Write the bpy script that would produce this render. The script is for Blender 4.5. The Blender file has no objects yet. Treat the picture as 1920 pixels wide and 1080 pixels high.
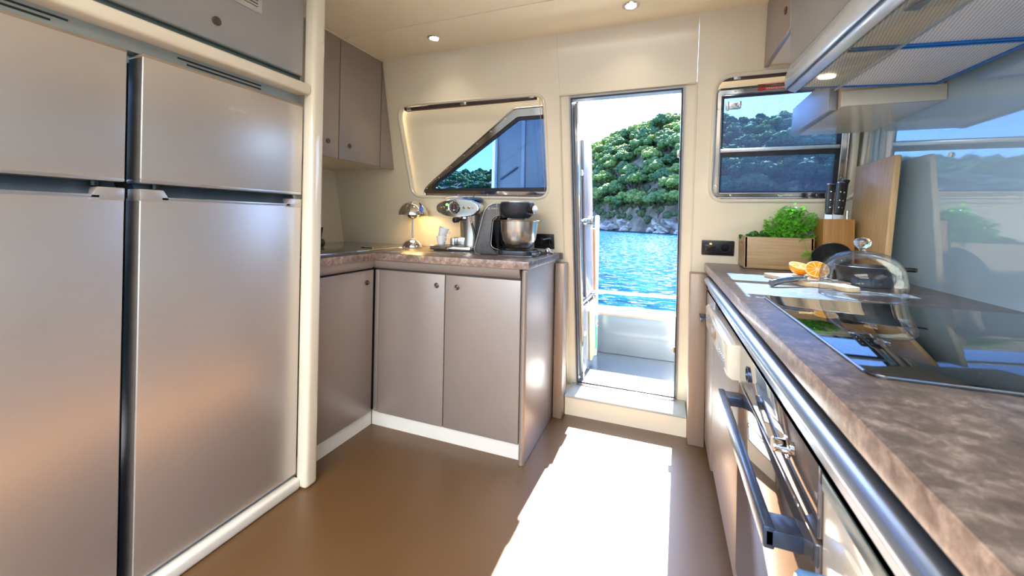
import bpy, bmesh, math, random
from mathutils import Vector, Matrix
random.seed(7)
PI = math.pi
S = bpy.context.scene
COL = S.collection

# ------------------------------------------------------------------ camera
H = 1.088
yaw = math.atan2(285, 747.0); roll = 0.0196
r0 = Vector((math.cos(yaw), math.sin(yaw), 0)); fw = Vector((-math.sin(yaw), math.cos(yaw), 0)); up0 = Vector((0, 0, 1))
rt = r0*math.cos(roll) + up0*math.sin(roll); upv = -r0*math.sin(roll) + up0*math.cos(roll)
cam = bpy.data.cameras.new('camera'); cam_o = bpy.data.objects.new('camera', cam); COL.objects.link(cam_o)
M = Matrix((rt, upv, -fw)).transposed().to_4x4(); M.translation = Vector((0, 0, H)); cam_o.matrix_world = M
cam.sensor_width = 36; cam.lens = 747/1920*36; cam.shift_y = -(540-411.4)/1920; cam.clip_start = .01; cam.clip_end = 2000
cam.dof.use_dof = True; cam.dof.focus_distance = 2.0; cam.dof.aperture_fstop = 5.6
S.camera = cam_o

# ------------------------------------------------------------------ world, sun, exposure
S.view_settings.view_transform = 'Standard'; S.view_settings.look = 'None'
S.view_settings.gamma = 1; S.view_settings.use_curve_mapping = False
S.view_settings.exposure = 1.1
W = bpy.data.worlds.new('sky'); S.world = W; W.use_nodes = True
wn = W.node_tree.nodes; bg = wn['Background']
sky = wn.new('ShaderNodeTexSky'); sky.sky_type = 'NISHITA'; sky.sun_disc = False
sky.sun_elevation = math.radians(42); sky.sun_rotation = math.radians(3); sky.air_density = 1.2; sky.dust_density = 1.5; sky.altitude = 0
wt = wn.new('ShaderNodeMixRGB'); wt.blend_type = 'MULTIPLY'; wt.inputs[0].default_value = 1; wt.inputs[2].default_value = (.70, .90, 1.32, 1)
W.node_tree.links.new(sky.outputs[0], wt.inputs[1]); W.node_tree.links.new(wt.outputs[0], bg.inputs[0]); bg.inputs[1].default_value = 0.37
sun = bpy.data.lights.new('sun', 'SUN'); sun.energy = 32; sun.angle = .009; sun.color = (1, .95, .87)
sun_o = bpy.data.objects.new('sun', sun); COL.objects.link(sun_o)
sun_o.rotation_euler = Vector((-.045, -1, -.90)).to_track_quat('-Z', 'Y').to_euler()
sun_o.location = (0, 10, 10)

def area(name, loc, size, size_y, power, color, rot=(0, 0, 0)):
    l = bpy.data.lights.new(name, 'AREA'); l.shape = 'RECTANGLE'; l.size = size; l.size_y = size_y; l.energy = power; l.color = color
    o = bpy.data.objects.new(name, l); COL.objects.link(o); o.location = loc; o.rotation_euler = rot
    return o
# fill lights added behind the galley to brighten it, no fittings there
area('added_fill_light', (-.5, -1.0, 2.02), 1.6, .9, 48, (1, .93, .83))
area('added_fill_light', (-.5, -2.3, 2.02), 1.6, .9, 50, (1, .94, .86))

# ------------------------------------------------------------------ materials
def mat(name, col, rough=.5, metal=0., **k):
    m = bpy.data.materials.new(name); m.use_nodes = True
    p = m.node_tree.nodes['Principled BSDF']
    p.inputs['Base Color'].default_value = (*col, 1); p.inputs['Roughness'].default_value = rough; p.inputs['Metallic'].default_value = metal
    if 'coat' in k: p.inputs['Coat Weight'].default_value = k['coat']; p.inputs['Coat Roughness'].default_value = k.get('cr', .05)
    if 'ior' in k: p.inputs['IOR'].default_value = k['ior']
    if 'em' in k: p.inputs['Emission Color'].default_value = (*k['em'], 1); p.inputs['Emission Strength'].default_value = k.get('es', 1)
    if 'tr' in k: p.inputs['Transmission Weight'].default_value = k['tr']
    if 'sub' in k: p.inputs['Subsurface Weight'].default_value = k['sub']; p.inputs['Subsurface Radius'].default_value = (.01, .01, .01)
    return m
def nodes(m): return m.node_tree.nodes, m.node_tree.links, m.node_tree.nodes['Principled BSDF']
def noisecol(m, c1, c2, scale=10, stretch=(1, 1, 1), detail=4, lo=.35, hi=.65, dist=0., coord='Object', bump=0., rough=None):
    n, l, p = nodes(m)
    tc = n.new('ShaderNodeTexCoord'); mp = n.new('ShaderNodeMapping'); mp.inputs['Scale'].default_value = stretch
    no = n.new('ShaderNodeTexNoise'); no.inputs['Scale'].default_value = scale; no.inputs['Detail'].default_value = detail; no.inputs['Distortion'].default_value = dist
    cr = n.new('ShaderNodeValToRGB'); cr.color_ramp.elements[0].position = lo; cr.color_ramp.elements[1].position = hi
    cr.color_ramp.elements[0].color = (*c1, 1); cr.color_ramp.elements[1].color = (*c2, 1)
    l.new(tc.outputs[coord], mp.inputs[0]); l.new(mp.outputs[0], no.inputs[0]); l.new(no.outputs[0], cr.inputs[0]); l.new(cr.outputs[0], p.inputs['Base Color'])
    if bump:
        b = n.new('ShaderNodeBump'); b.inputs['Strength'].default_value = bump; b.inputs['Distance'].default_value = .002
        l.new(no.outputs[0], b.inputs['Height']); l.new(b.outputs[0], p.inputs['Normal'])
    return m

m_cream = noisecol(mat('cream_lacquer', (.74, .66, .50), .22, coat=.4, cr=.08), (.83, .745, .575), (.85, .765, .595), 2)
m_ceil = noisecol(mat('ceiling_cream', (.82, .72, .55), .3, coat=.3, cr=.1), (.92, .82, .61), (.94, .84, .63), 2)
m_white = noisecol(mat('white_trim', (.8, .79, .72), .35), (.78, .77, .70), (.82, .81, .75), 6)
m_trimcream = noisecol(mat('gloss_cream_trim', (.78, .72, .58), .15, coat=.6, cr=.04), (.77, .70, .56), (.80, .74, .6), 3)
m_cab = noisecol(mat('taupe_metallic_lacquer', (.4, .35, .33), .36, .45), (.37, .32, .285), (.38, .33, .295), 6)
m_cab2 = noisecol(mat('grey_metallic_lacquer', (.3, .3, .31), .36, .5), (.37, .37, .375), (.385, .385, .39), 6)
m_fr = noisecol(mat('fridge_silver_taupe', (.42, .38, .37), .34, .75), (.57, .53, .50), (.58, .54, .51), 6)
m_frside = noisecol(mat('fridge_dark_side', (.12, .11, .1), .4, .3), (.11, .10, .095), (.13, .12, .11), 20)
m_brown = noisecol(mat('brown_panel', (.33, .25, .19), .4, .3), (.32, .24, .18), (.36, .27, .2), 30, (1, 1, .1))
m_floor = noisecol(mat('brown_vinyl_floor', (.3, .17, .1), .4, coat=.35, cr=.32), (.118, .060, .019), (.130, .067, .023), 3, detail=6)
m_black = noisecol(mat('black_plastic', (.012, .012, .014), .35), (.01, .01, .012), (.016, .016, .018), 20)
m_dark = noisecol(mat('dark_grey_recess', (.05, .055, .06), .3), (.045, .05, .055), (.06, .065, .07), 12)
m_chrome = noisecol(mat('chrome', (.75, .75, .76), .06, 1), (.74, .74, .75), (.78, .78, .79), 5)
m_steel = noisecol(mat('brushed_steel', (.6, .58, .55), .25, 1), (.56, .54, .51), (.66, .64, .61), 80, (1, 1, .03))
m_alu = noisecol(mat('satin_aluminium', (.55, .57, .6), .3, .9), (.52, .54, .57), (.58, .6, .63), 50, (1, .02, 1))
m_hoodf = noisecol(mat('sky_tinted_silver_paint', (.6, .68, .78), .24, .35, coat=.3), (.58, .67, .78), (.63, .71, .81), 30)  # silver hood front, blue sky reflection put into the base colour
m_rail = noisecol(mat('sky_tinted_rail', (.4, .46, .56), .28, .9), (.36, .43, .54), (.42, .48, .58), 30, (1, .02, 1))  # satin aluminium, its blue sky highlights put into the base colour
m_wsteel = noisecol(mat('polished_window_steel', (.5, .46, .42), .12, 1), (.44, .40, .37), (.52, .48, .44), 9)
m_knob = noisecol(mat('bronze_knob', (.12, .1, .08), .35, .8), (.1, .085, .07), (.16, .14, .11), 200)
m_teal = noisecol(mat('grey_green_strip', (.12, .16, .15), .3, .3), (.12, .17, .16), (.14, .19, .18), 10)
m_blue = noisecol(mat('blue_protective_film', (.0, .16, .6), .3), (.0, .14, .55), (.0, .2, .68), 40)
m_whitegel = noisecol(mat('white_gelcoat', (.85, .86, .87), .12, coat=.5), (.84, .85, .86), (.88, .88, .89), 2)
m_bulw = noisecol(mat('shaded_white_gelcoat', (.42, .47, .53), .15, coat=.15), (.115, .15, .19), (.125, .16, .20), 2)  # white gelcoat with its bluish shade put into the colour
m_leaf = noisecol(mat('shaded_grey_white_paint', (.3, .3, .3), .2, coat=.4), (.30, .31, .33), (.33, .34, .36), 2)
m_rubber = noisecol(mat('dark_rubber_seal', (.02, .022, .03), .5), (.018, .02, .028), (.03, .032, .04), 30)
m_bambo = mat('bamboo_board', (.5, .3, .13), .45)
m_handle = noisecol(mat('blue_black_metal', (.06, .09, .15), .28, .75), (.06, .09, .16), (.08, .115, .19), 40)

def wood(name, c1, c2, st, scale=8, rough=.45):
    m = mat(name, c1, rough); noisecol(m, c1, c2, scale, st, 6, .3, .7, .4, bump=.15); return m
m_crate = wood('pale_bamboo_crate', (.36, .23, .11), (.50, .34, .18), (.6, 3, 14))
m_board = wood('bamboo_lean_board', (.50, .32, .14), (.62, .42, .21), (14, 14, .7))
m_block = wood('bamboo_knife_block', (.34, .16, .04), (.44, .23, .065), (14, 14, .8))
m_sboard = wood('beech_board', (.62, .47, .28), (.72, .56, .36), (3, 20, 20))
m_woodstrip = wood('brown_wood_strip', (.25, .12, .05), (.35, .18, .08), (10, 10, .6))

# marbled laminate worktop
def marble(name, rough):
    m = mat(name, (.2, .14, .11), rough); n, l, p = nodes(m)
    tc = n.new('ShaderNodeTexCoord'); a = n.new('ShaderNodeTexNoise'); a.inputs['Scale'].default_value = 46; a.inputs['Detail'].default_value = 8; a.inputs['Distortion'].default_value = .45; a.inputs['Roughness'].default_value = .72
    b = n.new('ShaderNodeTexNoise'); b.inputs['Scale'].default_value = 6; b.inputs['Detail'].default_value = 5; b.inputs['Distortion'].default_value = .8
    ra = n.new('ShaderNodeValToRGB'); e = ra.color_ramp.elements
    e[0].position = .30; e[0].color = (.066, .056, .052, 1); e[1].position = .72; e[1].color = (.33, .28, .25, 1)
    x = e.new(.46); x.color = (.108, .09, .082, 1); x = e.new(.54); x.color = (.15, .125, .113, 1)
    rb = n.new('ShaderNodeValToRGB'); rb.color_ramp.elements[0].position = .35; rb.color_ramp.elements[0].color = (.75, .72, .72, 1); rb.color_ramp.elements[1].position = .7; rb.color_ramp.elements[1].color = (1.25, 1.2, 1.15, 1)
    mx = n.new('ShaderNodeMixRGB'); mx.blend_type = 'MULTIPLY'; mx.inputs[0].default_value = 1
    l.new(tc.outputs['Object'], a.inputs[0]); l.new(tc.outputs['Object'], b.inputs[0]); l.new(a.outputs[0], ra.inputs[0]); l.new(b.outputs[0], rb.inputs[0])
    l.new(ra.outputs[0], mx.inputs[1]); l.new(rb.outputs[0], mx.inputs[2]); l.new(mx.outputs[0], p.inputs['Base Color'])
    return m
m_counter = marble('brown_marbled_laminate', .3)
m_edge = marble('lit_marbled_edge', .28)  # lit copy of the laminate, floor bounce put into lighter colours
for q_ in m_edge.node_tree.nodes:
    if q_.type == 'VALTORGB' and len(q_.color_ramp.elements) == 4:
        for e_, c_ in zip(q_.color_ramp.elements, ((.15, .10, .08), (.26, .19, .155), (.36, .27, .22), (.62, .50, .42))): e_.color = (*c_, 1)

# glossy white-blue wall glass
m_splash = noisecol(mat('gloss_backpainted_glass', (.55, .63, .66), .04, .22, coat=1, cr=.01, ior=1.9), (.50, .70, .86), (.52, .72, .88), 1.5)
m_hob = noisecol(mat('black_hob_glass', (.006, .007, .008), .03, ior=2.0), (.005, .006, .007), (.008, .009, .01), 3)
m_ovenglass = noisecol(mat('mirror_oven_glass', (.33, .31, .31), .04, .85), (.32, .30, .30), (.34, .32, .32), 2)
m_sinkglass = noisecol(mat('sink_glass_lid', (.10, .10, .07), .05, ior=1.8), (.09, .09, .06), (.11, .11, .08), 2)

def pane(name, tint, refl=.12, speck=None):
    m = bpy.data.materials.new(name); m.use_nodes = True; n = m.node_tree.nodes; l = m.node_tree.links; n.clear()
    o = n.new('ShaderNodeOutputMaterial'); t = n.new('ShaderNodeBsdfTransparent'); t.inputs[0].default_value = (*tint, 1)
    g = n.new('ShaderNodeBsdfGlossy'); g.inputs['Roughness'].default_value = .02
    fr = n.new('ShaderNodeFresnel'); fr.inputs[0].default_value = 1.45; mx = n.new('ShaderNodeMixShader')
    mu = n.new('ShaderNodeMath'); mu.operation = 'MULTIPLY'; mu.inputs[1].default_value = refl*8
    l.new(fr.outputs[0], mu.inputs[0]); l.new(mu.outputs[0], mx.inputs[0]); l.new(t.outputs[0], mx.inputs[1]); l.new(g.outputs[0], mx.inputs[2])
    last = mx
    if speck:
        d = n.new('ShaderNodeBsdfDiffuse'); d.inputs[0].default_value = (*speck, 1)
        tc = n.new('ShaderNodeTexCoord'); no = n.new('ShaderNodeTexNoise'); no.inputs['Scale'].default_value = 420; no.inputs['Detail'].default_value = 2
        cr = n.new('ShaderNodeValToRGB'); cr.color_ramp.elements[0].position = .42; cr.color_ramp.elements[0].color = (.1, .1, .1, 1); cr.color_ramp.elements[1].position = .62; cr.color_ramp.elements[1].color = (.5, .5, .5, 1)
        m2 = n.new('ShaderNodeMixShader'); l.new(tc.outputs['Object'], no.inputs[0]); l.new(no.outputs[0], cr.inputs[0]); l.new(cr.outputs[0], m2.inputs[0])
        l.new(last.outputs[0], m2.inputs[1]); l.new(d.outputs[0], m2.inputs[2]); last = m2
    l.new(last.outputs[0], o.inputs[0]); return m
m_tint = pane('blue_tinted_pane', (.30, .44, .62), .08)
m_mesh = pane('screened_blue_pane', (.46, .60, .76), .06, (.16, .21, .32))
m_clear = pane('clear_glass_shell', (.97, .98, .99), .07)
m_visor = pane('hood_visor_glass', (.95, .95, .90), .035)
m_acryl = pane('clear_acrylic', (.97, .97, .96), .06)
m_glass = mat('solid_glass', (1, 1, 1), .01, tr=1, ior=1.45)

# ------------------------------------------------------------------ mesh builder
class B:
    def __init__(s): s.bm = bmesh.new()
    def add(s, t, mx=None):
        if mx is not None: t.transform(mx)
        me = bpy.data.meshes.new('t'); t.to_mesh(me); t.free(); s.bm.from_mesh(me); bpy.data.meshes.remove(me); return s
    def box(s, x0, x1, y0, y1, z0, z1, bev=0, seg=2, mx=None):
        t = bmesh.new(); bmesh.ops.create_cube(t, size=1)
        for v in t.verts: v.co = Vector(((x0+x1)/2+v.co.x*(x1-x0), (y0+y1)/2+v.co.y*(y1-y0), (z0+z1)/2+v.co.z*(z1-z0)))
        if bev: bmesh.ops.bevel(t, geom=t.edges[:], offset=bev, segments=seg, profile=.5, affect='EDGES')
        return s.add(t, mx)
    def prism(s, pts, axis, a, b, bev=0, seg=2, mx=None):
        # pts in the two other axes, order (x,y)/(x,z)/(y,z)
        t = bmesh.new()
        def P(p, c): return {'x': (c, p[0], p[1]), 'y': (p[0], c, p[1]), 'z': (p[0], p[1], c)}[axis]
        va = [t.verts.new(P(p, a)) for p in pts]; vb = [t.verts.new(P(p, b)) for p in pts]
        t.faces.new(va); t.faces.new(vb[::-1]); n = len(pts)
        for i in range(n): t.faces.new((va[i], vb[i], vb[(i+1) % n], va[(i+1) % n]))
        bmesh.ops.recalc_face_normals(t, faces=t.faces[:])
        if bev:
            es = [e for e in t.edges if len(e.link_faces) == 2 and e.calc_face_angle(0) > .5]
            bmesh.ops.bevel(t, geom=es, offset=bev, segments=seg, profile=.5, affect='EDGES')
        return s.add(t, mx)
    def lathe(s, prof, seg=48, mx=None, close=False):
        t = bmesh.new(); rings = []
        for r, z in prof:
            if r < 1e-6: rings.append([t.verts.new((0, 0, z))])
            else: rings.append([t.verts.new((r*math.cos(2*PI*i/seg), r*math.sin(2*PI*i/seg), z)) for i in range(seg)])
        prs = list(zip(rings, rings[1:]))
        if close: prs.append((rings[-1], rings[0]))
        for a, b in prs:
            for i in range(seg):
                j = (i+1) % seg
                if len(a) == 1 and len(b) == 1: continue
                if len(a) == 1: t.faces.new((a[0], b[i], b[j]))
                elif len(b) == 1: t.faces.new((a[i], a[j], b[0]))
                else: t.faces.new((a[i], a[j], b[j], b[i]))
        bmesh.ops.recalc_face_normals(t, faces=t.faces[:])
        return s.add(t, mx)
    def tube(s, pts, r, seg=12, closed=False, cap=True):
        t = bmesh.new(); pts = [Vector(p) for p in pts]; n = len(pts); rings = []
        u = None
        for i, p in enumerate(pts):
            a = pts[(i-1) % n] if (closed or i > 0) else p; b = pts[(i+1) % n] if (closed or i < n-1) else p
            d = (b-a).normalized()
            if u is None: u = d.orthogonal().normalized()
            u = (u-d*u.dot(d)).normalized(); w = d.cross(u)
            rr = r[i] if isinstance(r, (list, tuple)) else r
            rings.append([t.verts.new(p+(u*math.cos(2*PI*k/seg)+w*math.sin(2*PI*k/seg))*rr) for k in range(seg)])
        for i in range(n if closed else n-1):
            a, b = rings[i], rings[(i+1) % n]
            for k in range(seg): t.faces.new((a[k], a[(k+1) % seg], b[(k+1) % seg], b[k]))
        if cap and not closed: t.faces.new(rings[0][::-1]); t.faces.new(rings[-1])
        bmesh.ops.recalc_face_normals(t, faces=t.faces[:])
        return s.add(t)
    def ball(s, c, r, sx=1, sy=1, sz=1, u=24, v=16, mx=None):
        t = bmesh.new(); bmesh.ops.create_uvsphere(t, u_segments=u, v_segments=v, radius=r)
        for q in t.verts: q.co = Vector((q.co.x*sx+c[0], q.co.y*sy+c[1], q.co.z*sz+c[2]))
        return s.add(t, mx)
    def cyl(s, p0, p1, r, seg=32, bev=0):
        p0 = Vector(p0); p1 = Vector(p1); L = (p1-p0).length
        q = (p1-p0).to_track_quat('Z', 'Y').to_matrix().to_4x4(); q.translation = p0
        pr = [(0, 0), (r-bev, 0), (r, bev), (r, L-bev), (r-bev, L), (0, L)] if bev else [(0, 0), (r, 0), (r, L), (0, L)]
        return s.lathe(pr, seg, q)
    def plate(s, outer, holes, d0, d1, mx=None):
        # 2D outline with holes in (x,z), thickness along y
        t = bmesh.new(); es = []
        for loop in [outer]+holes:
            vs = [t.verts.new((p[0], d0, p[1])) for p in loop]
            es += [t.edges.new((vs[i], vs[(i+1) % len(vs)])) for i in range(len(vs))]
        bmesh.ops.triangle_fill(t, edges=es, use_beauty=True, use_dissolve=False)
        ex = bmesh.ops.extrude_face_region(t, geom=t.faces[:])
        for v in [g for g in ex['geom'] if isinstance(g, bmesh.types.BMVert)]: v.co.y = d1
        bmesh.ops.recalc_face_normals(t, faces=t.faces[:])
        return s.add(t, mx)
    def shear(s):   # the back wall leans: its top comes forward into the galley
        for v in s.bm.verts: v.co.y += 2.40-.2*v.co.z
        return s
    def rot(s, mx): s.bm.transform(mx); return s
    def build(s, name, m, parent=None, world=True, smooth=35, kind=None):
        if parent is not None and world: s.bm.transform(wm(parent).inverted())
        me = bpy.data.meshes.new(name); s.bm.to_mesh(me); s.bm.free()
        o = bpy.data.objects.new(name, me); COL.objects.link(o)
        if m: me.materials.append(m)
        if smooth:
            me.shade_smooth(); me.set_sharp_from_angle(angle=math.radians(smooth))
        if parent is not None: o.parent = parent
        if kind: o['kind'] = kind
        return o
def wm(o):
    m = o.matrix_basis.copy()
    return wm(o.parent) @ m if o.parent else m
def tag(o, label, cat, group=None, kind=None):
    o['label'] = label; o['category'] = cat
    if group: o['group'] = group
    if kind: o['kind'] = kind
    return o
def thing(name, label, cat, loc=(0, 0, 0), rz=0, group=None, kind=None):
    o = bpy.data.objects.new(name, None); COL.objects.link(o); o.location = loc; o.rotation_euler = (0, 0, rz); o.empty_display_size = .05
    if label: tag(o, label, cat, group)
    if kind: o['kind'] = kind
    return o
def struct(o): o['kind'] = 'structure'; return o
def dup(o, parent=None):
    c = o.copy(); COL.objects.link(c)
    if parent: c.parent = parent
    for ch in list(o.children): dup(ch, c)
    return c
def rrect(x0, x1, z0, z1, r, n=6):
    out = []
    for cx, cz, a in ((x1-r, z1-r, 0), (x0+r, z1-r, 90), (x0+r, z0+r, 180), (x1-r, z0+r, 270)):
        for i in range(n+1): t = math.radians(a+90*i/n); out.append((cx+r*math.cos(t), cz+r*math.sin(t)))
    return out
def rpoly(pts, rads, n=6):
    out = []; N = len(pts)
    for i in range(N):
        p = Vector(pts[i]); a = Vector(pts[i-1]); b = Vector(pts[(i+1) % N]); r = rads[i] if isinstance(rads, (list, tuple)) else rads
        d1 = (a-p).normalized(); d2 = (b-p).normalized(); ang = d1.angle(d2); t = r/math.tan(ang/2)
        s = p+d1*t; e = p+d2*t
        for k in range(n+1):
            u = k/n; out.append(tuple((s*(1-u)+p*u)*(1-u)+(p*(1-u)+e*u)*u))
    return out
def text(s, name, size, m, parent, mx, ext=.0004, font=None):
    c = bpy.data.curves.new('txt', 'FONT'); c.body = s; c.size = size; c.extrude = ext; c.align_x = 'CENTER'; c.align_y = 'CENTER'
    o = bpy.data.objects.new('txt', c); COL.objects.link(o)
    dg = bpy.context.evaluated_depsgraph_get(); me = bpy.data.meshes.new_from_object(o.evaluated_get(dg))
    bpy.data.objects.remove(o); me.name = name; me.transform(wm(parent).inverted() @ mx)
    q = bpy.data.objects.new(name, me); COL.objects.link(q); me.materials.clear(); me.materials.append(m); q.parent = parent
    return q
def frame(org, xdir, ydir):
    x = Vector(xdir).normalized(); y = Vector(ydir).normalized(); z = x.cross(y)
    m = Matrix((x, y, z)).transposed().to_4x4(); m.translation = Vector(org); return m
YW = lambda z: 2.40-.2*z

# ================================================================== SETTING
XL, XR, ZC = -2.12, .81, 2.045
struct(B().box(-2.3, 1.0, -3.3, 2.36, -.08, 0).build('floor', m_floor))
cb = B()
cb.box(-2.3, 1.0, -3.3, 1.671, ZC, 2.15); cb.box(-2.3, 1.0, 1.677, 2.12, ZC, 2.15); cb.box(-2.3, 1.0, 1.66, 1.69, ZC+.004, 2.15)
struct(cb.build('ceiling', m_ceil))

# back wall: left panel, panel above the door, right panel
winL = rpoly([(-1.556, 1.776), (-.612, 1.762), (-.605, 1.208), (-1.505, 1.222)], [.075, .07, .07, .075])
winR = rpoly([(.212, 1.764), (.80, 1.764), (.787, 1.196), (.205, 1.196)], [.08, .06, .09, .07])
doorhole = [(-.477, 1.735), (.080, 1.735), (.081, .105), (-.473, .105)]
wl = B(); wl.plate([(-2.3, 0), (-2.3, 2.06), (-.534, 2.06), (-.528, 1.748), (-.528, .11), (-.528, 0)], [winL], 0, .035)
struct(wl.shear().build('wall_back', m_cream))
wr = B(); wr.plate([(.134, 0), (.134, 1.748), (.136, 2.06), (1.0, 2.06), (1.0, 0)], [winR], 0, .035)
struct(wr.shear().build('wall_back', m_cream))
wc = B(); wc.plate([(-.531, 1.746), (-.5335, 2.06), (.135, 2.06), (.133, 1.746)], [], .003, .035)
struct(wc.shear().build('wall_back', m_cream))
# door surround, set back a little
ds = B(); ds.plate([(-.528, .0), (-.528, 1.746), (.134, 1.746), (.134, .0)], [doorhole], .014, .07)
struct(ds.shear().build('trim_1', m_cream))
# lip mouldings round the recesses
for lp, nm in ((winL, 'trim_2'), (winR, 'trim_3')):
    b = B(); b.tube([(p[0], 0.000, p[1]) for p in lp], .009, 10, closed=True); struct(b.shear().build(nm, m_trimcream))
b = B(); b.tube([(-.5295, .002, .115), (-.5295, .002, 1.745)], .004, 8); b.tube([(.1335, .002, .115), (.1335, .002, 1.745)], .004, 8)
b.tube([(-.531, .0, 1.747), (.134, .0, 1.747)], .004, 8)
struct(b.shear().build('trim_4', m_trimcream))

# outer skin so that no sun leaks round the recess
tri = rpoly([(-1.455, 1.262), (-.79, 1.667), (-.612, 1.667), (-.612, 1.248)], [.03, .05, .004, .004])
b = B(); b.plate([(-1.60, 1.15), (-1.60, 1.82), (-.56, 1.82), (-.56, 1.15)], [tri], .055, .07)
struct(b.shear().build('wall_recess', m_cream))
# left window: triangular, polished frame
w1 = thing('window_1', None, None, (-1.0, YW(1.45), 1.45), kind='structure')
tri_o = rpoly([(-1.515, 1.222), (-.80, 1.712), (-.606, 1.712), (-.606, 1.214)], [.05, .06, .004, .004])
tri_i = rpoly([(-1.43, 1.262), (-.785, 1.668), (-.62, 1.668), (-.62, 1.249)], [.03, .05, .004, .004])
b = B(); b.plate(tri_o, [tri_i], .041, .054); b.shear().build('window_frame', m_wsteel, w1)
b = B(); b.tube([(p[0], .041, p[1]) for p in tri_o], .005, 8, closed=True); b.shear().build('frame_bead', m_wsteel, w1)
tri_r = rpoly([(-1.395, 1.275), (-.783, 1.652), (-.628, 1.652), (-.628, 1.275)], [.02, .04, .004, .004])
b = B(); b.plate(tri_i, [tri_r], .052, .068); b.shear().build('rubber_seal', m_rubber, w1)
b = B(); b.plate(tri_i, [], .060, .064); b.shear().build('pane', m_tint, w1)
b = B()
for k in range(7):
    t = (k+.5)/7; x = -1.47+t*.66; z = 1.242+t*.452; b.cyl((x, .036, z), (x, .044, z), .0045, 10)
for x in (-1.4, -1.2, -1.0, -.8, -.64): b.cyl((x, .036, 1.232), (x, .044, 1.232), .0045, 10)
b.shear().build('frame_screw', m_steel, w1)
# pleated blind cassette at the top, cord at the right
b = B(); b.box(-1.51, -.66, .004, .034, 1.745, 1.764, .003); b.shear()
bl = tag(b.build('blind_cassette', noisecol(mat('dark_brown_blind', (.05, .03, .03), .6), (.045, .028, .028), (.07, .045, .045), 40)), 'dark brown folded blind along the top of the slanted window', 'blind')
for x0, x1, z0 in ((-1.12, -1.08, 1.746), (-1.49, -1.46, 1.744), (-.70, -.67, 1.748)):
    b = B(); b.box(x0, x1, .0, .01, z0, z0+.018, .002); b.shear().build('blind_clip', m_steel, bl)
b = B(); b.tube([(-.643, .02, 1.745), (-.632, .02, 1.215)], .0016, 6); b.shear().build('blind_cord', mat('pink_cord', (.5, .36, .28), .6), bl)

# right window: two-light screened window with polished frame
w2 = thing('window_2', None, None, (.5, YW(1.45), 1.45), kind='structure')
fo = rrect(.222, .745, 1.214, 1.716, .02); fi = rrect(.245, .722, 1.236, 1.690, .008)
b = B(); b.plate([(.17, 1.15), (.17, 1.82), (.90, 1.82), (.90, 1.15)], [fi], .055, .07); struct(b.shear().build('wall_recess', m_cream))
b = B(); b.plate(fo, [fi], .036, .054); b.shear().build('window_frame', m_wsteel, w2)
b = B(); b.tube([(p[0], .036, p[1]) for p in fo], .005, 8, closed=True); b.tube([(p[0], .037, p[1]) for p in fi], .003, 8, closed=True); b.shear().build('frame_bead', m_wsteel, w2)
b = B(); b.plate(fi, [rrect(.257, .706, 1.246, 1.410, .004), rrect(.257, .706, 1.452, 1.680, .004)], .050, .060); b.shear().build('rubber_seal', m_rubber, w2)
b = B(); b.box(.247, .720, .040, .052, 1.430, 1.447, .002); b.shear().build('mullion', m_alu, w2)
b = B(); b.box(.25, .715, .060, .063, 1.24, 1.415); b.shear().build('pane', m_mesh, w2)
b = B(); b.box(.25, .715, .060, .063, 1.445, 1.685); b.shear().build('pane', m_mesh, w2)
b = B()
for x, z in ((.233, 1.27), (.233, 1.45), (.233, 1.63), (.30, 1.225), (.5, 1.225), (.65, 1.225), (.3, 1.704), (.5, 1.704), (.735, 1.3), (.735, 1.5)): b.cyl((x, .030, z), (x, .040, z), .0045, 10)
b.shear().build('frame_screw', m_steel, w2)
b = B(); b.box(.262, .325, .030, .046, 1.625, 1.652, .003); b.box(.262, .275, .025, .034, 1.618, 1.658, .002); b.box(.312, .325, .022, .034, 1.628, 1.656, .002); b.cyl((.29, .02, 1.640), (.29, .034, 1.640), .007, 12)
b.shear().build('window_latch', m_steel, w2)
b = B(); b.box(.755, .775, .01, .055, 1.22, 1.72, .003); b.shear().build('side_track', m_cream, w2)
b = B(); b.box(.235, .76, .004, .034, 1.748, 1.762, .003); b.shear()
bl = tag(b.build('blind_cassette', bpy.data.materials['dark_brown_blind']), 'dark brown folded blind along the top of the screened window', 'blind')
b = B(); b.box(.285, .315, .0, .01, 1.746, 1.765, .002); b.shear().build('blind_clip', m_steel, bl)
m_red = mat('red_sticker', (.55, .02, .03), .5); m_ink = mat('pale_sticker_ink', (.75, .45, .42), .6)
for z, lab in ((1.722, 'upper of two red warning stickers above the screened window'), (1.703, 'lower of two red warning stickers above the screened window')):
    b = B(); b.box(.39, .505, .0325 if z < 1.71 else .050, .0335 if z < 1.71 else .051, z-.007, z+.007); st = tag(b.shear().build('warning_sticker', m_red, smooth=0), lab, 'sticker', 'red window stickers')
    b = B(); x = .42
    dd = .0320 if z < 1.71 else .0495
    while x < .497:
        w = random.uniform(.002, .006); b.box(x, x+w, dd, dd+.0004, z-.0045, z+.0045); x += w+random.uniform(.0015, .003)
    b.shear().build('sticker_print', m_ink, st, smooth=0)

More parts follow.
